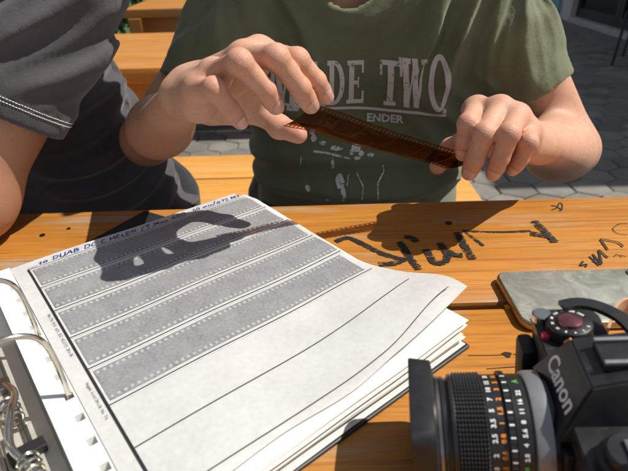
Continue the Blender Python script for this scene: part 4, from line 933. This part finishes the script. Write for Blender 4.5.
for H, (V, a_) in zip((RH, LH), zip(parts_v, at)):
    dr = H.wr-H.el; L = np.linalg.norm(dr); dr /= L; t = (V-H.el)@dr; ok = np.where((t > .02) & (t < L-.005) & ((V-H.wr)@H.pn < .012))[0]
    for i in RNG.choice(ok, 420):
        p = V[i]; q0 = H.el+dr*((p-H.el)@dr); nr = p-q0; nr /= np.linalg.norm(nr)+1e-9; ln = RNG.uniform(.006, .013); g_ = dr*.8+nr*.35+RNG.normal(0, .25, 3); g_ /= np.linalg.norm(g_); sd_ = np.cross(g_, nr); sd_ /= np.linalg.norm(sd_)+1e-9
        m_ = p+g_*ln*.5+nr*.0004; e_ = p+g_*ln-nr*.0002; n0 = len(hv); wd_ = .00006
        hv += [p-sd_*wd_, p+sd_*wd_, m_+sd_*wd_*.8, m_-sd_*wd_*.8, e_]; hf_ += [(n0, n0+1, n0+2, n0+3), (n0+3, n0+2, n0+4)]
link('arm_hair', mesh('arm_hair', hv, hf_), M['hair'], green)['kind'] = 'stuff'
V, F = sdf_mesh('core', core, (-.2, .5, -.36), (.34, 1.12, .64), .0052, 1); add_part(V, F)
me = np_mesh('body', np.concatenate(parts_v), np.concatenate(parts_f))
for i, nm in enumerate(('flush', 'axial', 'crease')): setattr_f(me, nm, np.concatenate([a[i] for a in at]))
link('body', me, M['skin'], green, True)
RH.nails(green, RH.sdf); LH.nails(green, LH.sdf)
V, F = sdf_mesh('hair', hhair, hc-.15, hc+.15, .006, 1); link('hair', np_mesh('hair', V, F), M['hair'], green, True)
for s in (-1, 1):
    MB().lathe([(-.0114, .0001), (-.009, .007), (0, .0114), (.009, .007), (.0114, .0001)], Matrix.Translation(Vector((hc+hr*s*.032+hf*.0768+hu*.008).tolist())), 20).build('eyeball', M['white'], green, True)
def tors_g(P):
    d = None
    for s in (-1, 1):
        q = rc(P, A_(.094+s*.074, .985, -.22), A_(.080+s*.080, .852, .135), .130, .112); d = q if d is None else smin(d, q, .05)
    d = smin(d, rc(P, A_(-.065, .815, .232), A_(.218, .815, .222), .066, .066), .06); d = smin(d, rc(P, A_(.055, .83, .25), A_(.054, .80, .295), .085, .074), .05)
    d = smin(d, ell(P, (.086, .86, -.06), (.155, .12, .10)), .05); d = smin(d, rc(P, A_(.20, .82, .18), A_(.228, .835, .02), .080, .068), .05)
    return smax(d, -(P[:, 2]+.29), .01)
def neck_g(P): return rc(P, A_(.055, .80, .235), A_(.050, .70, .43), .066, .085)
def folds_g(P):
    x, y, z = P[:, 0], P[:, 1], P[:, 2]; n = vnoise(P, 9, 2); n2 = vnoise(P, 22, 4); f = .0035*n+.0012*n2
    # folds fanning from the far shoulder down over the chest
    a = np.arctan2(z-.36, x-.27); r = np.hypot(x-.27, z-.36); w_ = np.exp(-((r-.19)/.12)**2)*(y < .86)*np.clip((x-.06)/.08, 0, 1)
    f += .0085*w_*ridge(a*4.2+.45*n)+.0022*w_*ridge(a*11+.9*n+.4*n2)
    a = np.arctan2(z-.36, x+.12); r = np.hypot(x+.12, z-.36); w_ = np.exp(-((r-.20)/.09)**2)*(y < .86)*np.clip((.04-x)/.08, 0, 1); f += .0070*w_*ridge(a*3.4+.45*n+.3)+.0018*w_*ridge(a*9+.9*n)
    # sleeve folds
    for S0, S1 in ((A_(.28, .80, .25), A_(.3957, .74, -.0042)), (A_(-.105, .80, .265), A_(-.2265, .70, .0505))):
        ax = (S1-S0)/np.linalg.norm(S1-S0); t = (P-S0)@ax; e = np.linalg.norm(P-S0-t[:, None]*ax, axis=1)
        w_ = np.exp(-((t-.10)/.07)**2)*np.clip((.13-e)/.05, 0, 1); w_ *= np.clip((.185-t)/.05, 0, 1); f = f*(1-.55*np.clip(w_*1.5, 0, 1))+.0036*w_*(1+ridge((t*7+x*8-y*11)+.5*n))+.0007*w_*ridge((t*22+x*20-y*26)+.9*n)
    # slack over the belly
    w_ = np.exp(-((z+.07)/.075)**2)*(y < .95); f += .0075*w_*ridge(z*17+((x-.07)*3.2)**2*1.6+.35*n+.1)
    w_ = np.exp(-((z-.05)/.05)**2)*np.clip((np.abs(x-.07)-.07)/.07, 0, 1); f += .005*w_*ridge(z*20+np.abs(x-.07)*16+.4*n)
    # collar band
    q = rc(P, A_(.055, .80, .235), A_(.050, .70, .43), .066, .085); f += .0016*np.exp(-((q-.011)/.007)**4)
    return f
gsh = shirt_sdf(tors_g, [((-.066, .80, .250), (-.204, .705, .0505), .72, .064, .0510), ((.240, .80, .235), (.3957, .755, -.0042), .63, .067, .0575)], neck_g, folds_g)
V, F = sdf_mesh('t_shirt', gsh, (-.30, .60, -.31), (.46, 1.14, .38), .0042, 2)
sme = np_mesh('t_shirt', V, F); bvh = BVHTree.FromPolygons([Vector(p) for p in V.tolist()], F.tolist())
shirt = link('t_shirt', sme, M['olive'], green, True)
EYE = A_(0, 0, .29)
def on_shirt(x, z, off=.0011):
    h = bvh.ray_cast(Vector((x, .3, z)), Vector((0, 1, 0)))
    return (h[0]+h[1]*off) if h[0] else Vector((x, .74, z))
def print_poly(polys, name, mat, dens=.004):
    """flat outline polygons in chest (x, z) -> triangulated, finely cut and laid on the cloth"""
    bm = bmesh.new()
    for p in polys:
        vs_ = [bm.verts.new((x, 0, z)) for x, z in p]
        try: bm.faces.new(vs_)
        except ValueError: pass
    bmesh.ops.triangulate(bm, faces=bm.faces[:])
    for _ in range(5):
        e = [e for e in bm.edges if e.calc_length() > dens]
        if not e: break
        bmesh.ops.subdivide_edges(bm, edges=e, cuts=1); bmesh.ops.triangulate(bm, faces=bm.faces[:])
    for v in bm.verts: v.co = on_shirt(v.co.x, v.co.z)
    bm.normal_update(); me = bpy.data.meshes.new(name); bm.to_mesh(me); bm.free(); return link(name, me, mat, shirt, True)
# slab letters built from strokes in a unit box
def rect(x0, y0, x1, y1): return [(x0, y0), (x1, y0), (x1, y1), (x0, y1)]
def bar(x0, y0, x1, y1, w_): return [(x0-w_/2, y0), (x0+w_/2, y0), (x1+w_/2, y1), (x1-w_/2, y1)]
def arcp(cx, cy, rx, ry, a0, a1, t, tt, n=10):
    o = [(cx+rx*math.cos(R(a0+(a1-a0)*k/n)), cy+ry*math.sin(R(a0+(a1-a0)*k/n))) for k in range(n+1)]; i = [(cx+(rx-t)*math.cos(R(a0+(a1-a0)*k/n)), cy+(ry-tt)*math.sin(R(a0+(a1-a0)*k/n))) for k in range(n+1)]
    return [[o[k], o[k+1], i[k+1], i[k]] for k in range(n)]
SL = .10
LET = {'T': [rect(.36, 0, .64, 1), rect(.22, 0, .36, SL), rect(.64, 0, .78, SL), rect(0, .9, .36, 1), rect(.64, .9, 1, 1), rect(0, .70, .11, .9), rect(.89, .70, 1, .9)],
       'E': [rect(.12, 0, .40, 1), rect(0, 0, .12, SL), rect(0, 1-SL, .12, 1), rect(.40, 0, .95, SL), rect(.40, 1-SL, .92, 1), rect(.84, SL, .95, .30), rect(.81, .72, .92, 1-SL), rect(.40, .46, .66, .55), rect(.60, .38, .68, .46), rect(.60, .55, .68, .63)],
       'D': [rect(.12, 0, .38, 1), rect(0, 0, .12, SL), rect(0, 1-SL, .12, 1)]+arcp(.38, .5, .60, .5, -90, 90, .27, .10, 14),
       'A': [bar(.20, 0, .46, 1, .13), bar(.80, 0, .54, 1, .26), rect(.34, .26, .66, .35), rect(.02, 0, .12, SL), rect(.28, 0, .38, SL), rect(.55, 0, .66, SL), rect(.94, 0, 1.02, SL)],
       'W': [bar(.30, 0, .13, 1, .22), bar(.34, 0, .49, .95, .09), bar(.68, 0, .50, 1, .22), bar(.72, 0, .88, 1, .09), rect(-.08, .9, .01, 1), rect(.25, .9, .34, 1), rect(.74, .9, .82, 1), rect(.93, .9, 1.02, 1)],
       'O': arcp(.5, .5, .5, .5, 0, 360, .26, .10, 30),
       'M': [rect(.10, 0, .24, 1), rect(.74, 0, .98, 1), bar(.50, .15, .26, 1, .18), bar(.50, .15, .74, 1, .08), rect(0, 0, .10, SL), rect(.24, 0, .34, SL), rect(.64, 0, .74, SL), rect(.98, 0, 1.06, SL)]}
def chest(px, py, Y=.745):
    dx, dy = (px-314)/510, (py-235.5)/510; d = r2*dx+d2*dy+fw; return (d.x*Y/d.y, .29+d.z*Y/d.y)
for ch_, xl, xr, yt, yb_ in (('M', 268, 297, 57, 113), ('A', 300, 325, 60, 109), ('D', 327, 345, 60, 107.5), ('E', 347, 366, 61, 107.5), ('T', 381, 402, 61, 109), ('W', 401, 426, 57, 110), ('O', 428.5, 449, 53, 112)):
    q = [chest(xl, yb_), chest(xr, yb_), chest(xr, yt), chest(xl, yt)]
    def mp_(p):
        a, b = p; return tuple((1-a)*(1-b)*q[0][k]+a*(1-b)*q[1][k]+a*b*q[2][k]+(1-a)*b*q[3][k] for k in (0, 1))
    print_poly([[mp_(p) for p in poly] for poly in LET[ch_]], 'printed_letter', M['print'])
def pxpoly(pts): return [chest(*p) for p in pts]
seg = [(272+174.5*k/16, 103.5+11.0*k/16+2.4*math.sin(math.pi*k/16)) for k in range(17)]
print_poly([pxpoly([seg[k], seg[k+1], (seg[k+1][0], seg[k+1][1]+2.9), (seg[k][0], seg[k][1]+2.9)]) for k in range(16)]+[pxpoly([(443, 113.5), (446.5, 113.5), (446.5, 109.5), (443, 109.5)])], 'printed_underline', M['print'])
v, f = text_mesh('ENDER', 1, 0, 1.0, 2, .03); xs = [p[0] for p in v]; x0_, x1_ = min(xs), max(xs); P = []
for x, y, z in v:
    a = (x-x0_)/(x1_-x0_); q = chest(369+37.5*a, 127.0+.8*a-8.6*(y/.73)); P.append(on_shirt(*q))
link('printed_word', mesh('printed_word', P, f), M['print'], shirt)
# white splashed drawing on the belly
def blob(cx, cy, rx, ry, k=12, j=.25):
    return [(cx+rx*math.cos(2*math.pi*i/k)*(1+random.uniform(-j, j)), cy+ry*math.sin(2*math.pi*i/k)*(1+random.uniform(-j, j))) for i in range(k)]
def streak(pts, wd):
    o = []
    for i in range(len(pts)-1):
        (a, b), (c, d_) = pts[i], pts[i+1]; n = np.array((-(d_-b), c-a), float); n /= np.linalg.norm(n)+1e-9; w0 = wd*random.uniform(.5, 1.2); w1 = wd*random.uniform(.5, 1.2)
        o.append([(a+n[0]*w0, b+n[1]*w0), (c+n[0]*w1, d_+n[1]*w1), (c-n[0]*w1, d_-n[1]*w1), (a-n[0]*w0, b-n[1]*w0)])
    return o
art = [blob(312.5, 136, 2.6, 4), blob(314, 143, 2.8, 4), blob(323, 147.5, 3.4, 2.2), blob(337, 152.5, 6, 1.8), blob(357, 151.5, 5.0, 3.2, 14, .12), blob(352, 155, 2.6, 2.4), blob(361.5, 155.5, 2.6, 2.2), blob(357.5, 159.5, 3.2, 1.5), blob(371, 157, 3.4, 1.6), blob(333, 166, 1.9, 5), blob(340, 183, 4.0, 6.5), blob(343, 193, 2.6, 5.5), blob(327.5, 200.5, 3, 1.8), blob(357, 202, 3.8, 1.3), blob(308, 192, 2.4, 2.6)]
art += streak([(314, 156), (326, 156.5), (340, 158.5), (350, 160)], .9)+streak([(383, 166), (384.5, 172), (381, 178), (377.5, 184), (377, 197)], .8)+streak([(357, 174), (360, 180), (363, 186), (361, 196)], .6)+streak([(301.5, 162), (300.5, 170)], .5)+streak([(349, 176), (347, 186)], .5)+streak([(362, 151), (370, 149), (376, 148)], .5)
print_poly([pxpoly(p) for p in art], 'printed_drawing', M['print2'], .005)['kind'] = 'stuff'
# trousers, shoes
def legs(hipL, hipR, kneeL, kneeR, ankL, ankR):
    def f(P):
        d = None
        for h, k, a in ((hipL, kneeL, ankL), (hipR, kneeR, ankR)):
            q = smin(rc(P, A_(*h), A_(*k), .088, .066), rc(P, A_(*k), A_(*a), .064, .052), .02); d = q if d is None else smin(d, q, .03)
        d = smin(d, rc(P, A_(*hipL), A_(*hipR), .105, .105), .04); d = smax(d, -(P[:, 2]+.68), .004); return d-.004*vnoise(P, 14, 9)-.003*vnoise(P, 30, 8)
    return f
def shoes(par, ank, toe):
    def f(P):
        d = None
        for a, t in zip(ank, toe):
            q = smin(rc(P, A_(a[0], a[1]+.03, -.695), A_(*t, -.712), .045, .036), rc(P, A_(a[0], a[1], -.64), A_(a[0], a[1], -.70), .043, .046), .02); d = q if d is None else np.minimum(d, q)
        return smax(d, -(P[:, 2]+.749), .004)
    V, F = sdf_mesh('shoes', f, (min(t[0] for t in toe)-.08, min(t[1] for t in toe)-.07, -.76), (max(a[0] for a in ank)+.08, max(a[1] for a in ank)+.12, -.56), .008, 1)
    link('shoes', np_mesh('shoes', V, F), M['shoe'], par, True)
lg = legs((-.03, 1.03, -.205), (.17, 1.03, -.205), (-.09, .68, -.24), (.23, .67, -.24), (-.09, .72, -.69), (.24, .70, -.69))
V, F = sdf_mesh('trousers', lg, (-.22, .55, -.72), (.37, 1.18, -.06), .008, 1); link('trousers', np_mesh('trousers', V, F), M['denim'], green, True)
shoes(green, [(-.09, .72), (.24, .70)], [(-.09, .56), (.25, .54)])

# ---- person in the charcoal shirt, seen in part
grey = thing('person', 'person in charcoal T-shirt with white stitched cuff leaning an arm on the table', 'person', (-.45, .98, -.75))
GS, GE = A_(-.268, .60, .250), A_(-.384, .505, .054)
GH = Hand(tuple(GE), (-.62, .40, .038), tuple(GS), {
    'index': [(-.700, .375, .048), (-.735, .352, .046), (-.752, .338, .034), (-.760, .330, .022)], 'middle': [(-.702, .352, .048), (-.740, .328, .046), (-.758, .312, .034), (-.766, .304, .020)],
    'ring': [(-.698, .332, .044), (-.732, .308, .042), (-.748, .294, .030), (-.755, .286, .018)], 'pinky': [(-.688, .316, .038), (-.712, .296, .034), (-.724, .284, .024), (-.730, .276, .014)],
    'thumb': [(-.650, .412, .036), (-.690, .420, .030), (-.720, .412, .022), (-.740, .402, .016)]}, (-.66, .37, -.05), 1.22)
ghc = A_(-.50, .60, .47); gf = A_(-.55, -.75, -.35); gf /= np.linalg.norm(gf); gr = np.cross(gf, A_(0, 0, 1)); gr /= np.linalg.norm(gr); gu = np.cross(gr, gf)
ghs, ghh = head_sdf(ghc, gr, gf, gu)
OS, OE, OW = A_(-.68, .66, .24), A_(-.76, .56, .02), A_(-.80, .34, .036)
def core2(P):
    d = rc(P, A_(-.50, .70, .26), A_(-.50, .63, .38), .060, .055); d = smin(d, rc(P, A_(-.64, .68, .22), A_(-.35, .66, .20), .045, .045), .05)
    for s in (-1, 1): d = smin(d, rc(P, A_(-.47+s*.07, .98, -.2), A_(-.49+s*.075, .74, .14), .095, .09), .06)
    d = smin(d, smin(rc(P, OS, OE, .048, .04), smin(rc(P, OE, OW, .042, .028), rc(P, OW, A_(-.83, .25, .026), .026, .02), .02), .03), .03)
    for i in range(4): d = smin(d, rc(P, A_(-.85+i*.019, .252, .022), A_(-.865+i*.021, .185-.006*(i in (1, 2)), .012), .0095, .0075), .004)
    d = smin(d, rc(P, A_(-.80, .31, .026), A_(-.765, .255, .014), .014, .009), .01)
    return smin(d, ghs(P), .025)
parts_v, parts_f, at = [], [], []
V, F = sdf_mesh('arm', GH.sdf, np.minimum(GH.lo, A_(-.5, .4, 0)), np.maximum(GH.hi, A_(-.27, .66, .29)), .0034); add_part(V, F, GH.attrs(V))
V, F = sdf_mesh('core', core2, (-.95, .12, -.36), (-.22, 1.12, .66), .0062, 1); add_part(V, F)
me = np_mesh('body', np.concatenate(parts_v), np.concatenate(parts_f))
for i, nm in enumerate(('flush', 'axial', 'crease')): setattr_f(me, nm, np.concatenate([a[i] for a in at]))
link('body', me, M['skin2'], grey, True)
V, F = sdf_mesh('hair', ghh, ghc-.15, ghc+.15, .007, 1); link('hair', np_mesh('hair', V, F), M['hair'], grey, True)
def tors_k(P):
    d = None
    for s in (-1, 1):
        q = rc(P, A_(-.455+s*.070, .985, -.24), A_(-.470+s*.075, .755, .13), .128, .108); d = q if d is None else smin(d, q, .05)
    d = smin(d, rc(P, A_(-.64, .69, .215), A_(-.345, .655, .200), .072, .068), .06); d = smin(d, rc(P, A_(-.50, .71, .25), A_(-.50, .68, .29), .08, .072), .05)
    d = smin(d, rc(P, A_(-.40, .99, -.27), A_(-.345, 1.00, -.235), .10, .07), .05)
    return smax(d, -(P[:, 2]+.30), .012)
def neck_k(P): return rc(P, A_(-.50, .70, .23), A_(-.50, .60, .42), .066, .085)
def folds_k(P):
    x, y, z = P[:, 0], P[:, 1], P[:, 2]; n = vnoise(P, 8, 12); n2 = vnoise(P, 24, 14); f = .003*n+.0012*n2
    ax = (GE-GS)/np.linalg.norm(GE-GS); t = (P-GS)@ax; w_ = np.exp(-((t-.03)/.085)**2)*np.clip((x+.47)/.06, 0, 1)*(y < .80)
    f += .0056*w_*ridge((z-.32*x)*19+.45*n+.2)+.0025*w_*ridge((z-.5*x)*43+.9*n)
    w_ = np.exp(-((z+.02)/.11)**2)*np.clip((x+.42)/.05, 0, 1)*np.clip((y-.66)/.06, 0, 1); f += .008*w_*ridge(z*15-y*7+.5*n)
    w_ = np.exp(-((z+.2)/.07)**2); f += .011*w_*ridge(z*16+x*9-y*4+.8*n+.2)
    q = neck_k(P); f += .0016*np.exp(-((q-.011)/.007)**4); return f
ksh = shirt_sdf(tors_k, [(tuple(GS), tuple(GE), .575, .078, .0665), ((-.66, .67, .22), tuple(OE), .6, .07, .06)], neck_k, folds_k)
V, F = sdf_mesh('t_shirt', ksh, (-.90, .46, -.32), (-.18, 1.16, .36), .0046, 2)
kme = np_mesh('t_shirt', V, F); kb = BVHTree.FromPolygons([Vector(p) for p in V.tolist()], F.tolist()); kshirt = link('t_shirt', kme, M['charcoal'], grey, True)
# white double stitching round the cuff
ax = Vector(((GE-GS)/np.linalg.norm(GE-GS)).tolist()); s1 = ax.orthogonal().normalized(); s2 = ax.cross(s1); b = MB()
for row, dt in enumerate((-.0175, -.0215)):
    cen = Vector(GS.tolist())+ax*(np.linalg.norm(GE-GS)*.575+dt)
    for k in range(150):
        a0 = 2*math.pi*(k+.5*row)/150; pp = []
        for a in (a0, a0+2*math.pi/150*.72):
            dr = s1*math.cos(a)+s2*math.sin(a); h = kb.ray_cast(cen+dr*.16, -dr, .2)
            if h[0]: pp.append((h[0]+h[1]*.0007)[:])
        if len(pp) == 2 and (Vector(pp[0])-cen).length < .1: b.tube(pp, .0004, 5)
so_ = b.build('cuff_stitching', M['white'], kshirt); so_['kind'] = 'stuff'
lg = legs((-.55, 1.02, -.205), (-.36, 1.02, -.205), (-.66, .70, -.24), (-.34, .68, -.24), (-.66, .74, -.69), (-.33, .72, -.69))
V, F = sdf_mesh('trousers', lg, (-.80, .55, -.72), (-.20, 1.17, -.06), .008, 1); link('trousers', np_mesh('trousers', V, F), M['trousers'], grey, True)
shoes(grey, [(-.66, .74), (-.33, .72)], [(-.68, .58), (-.33, .56)])
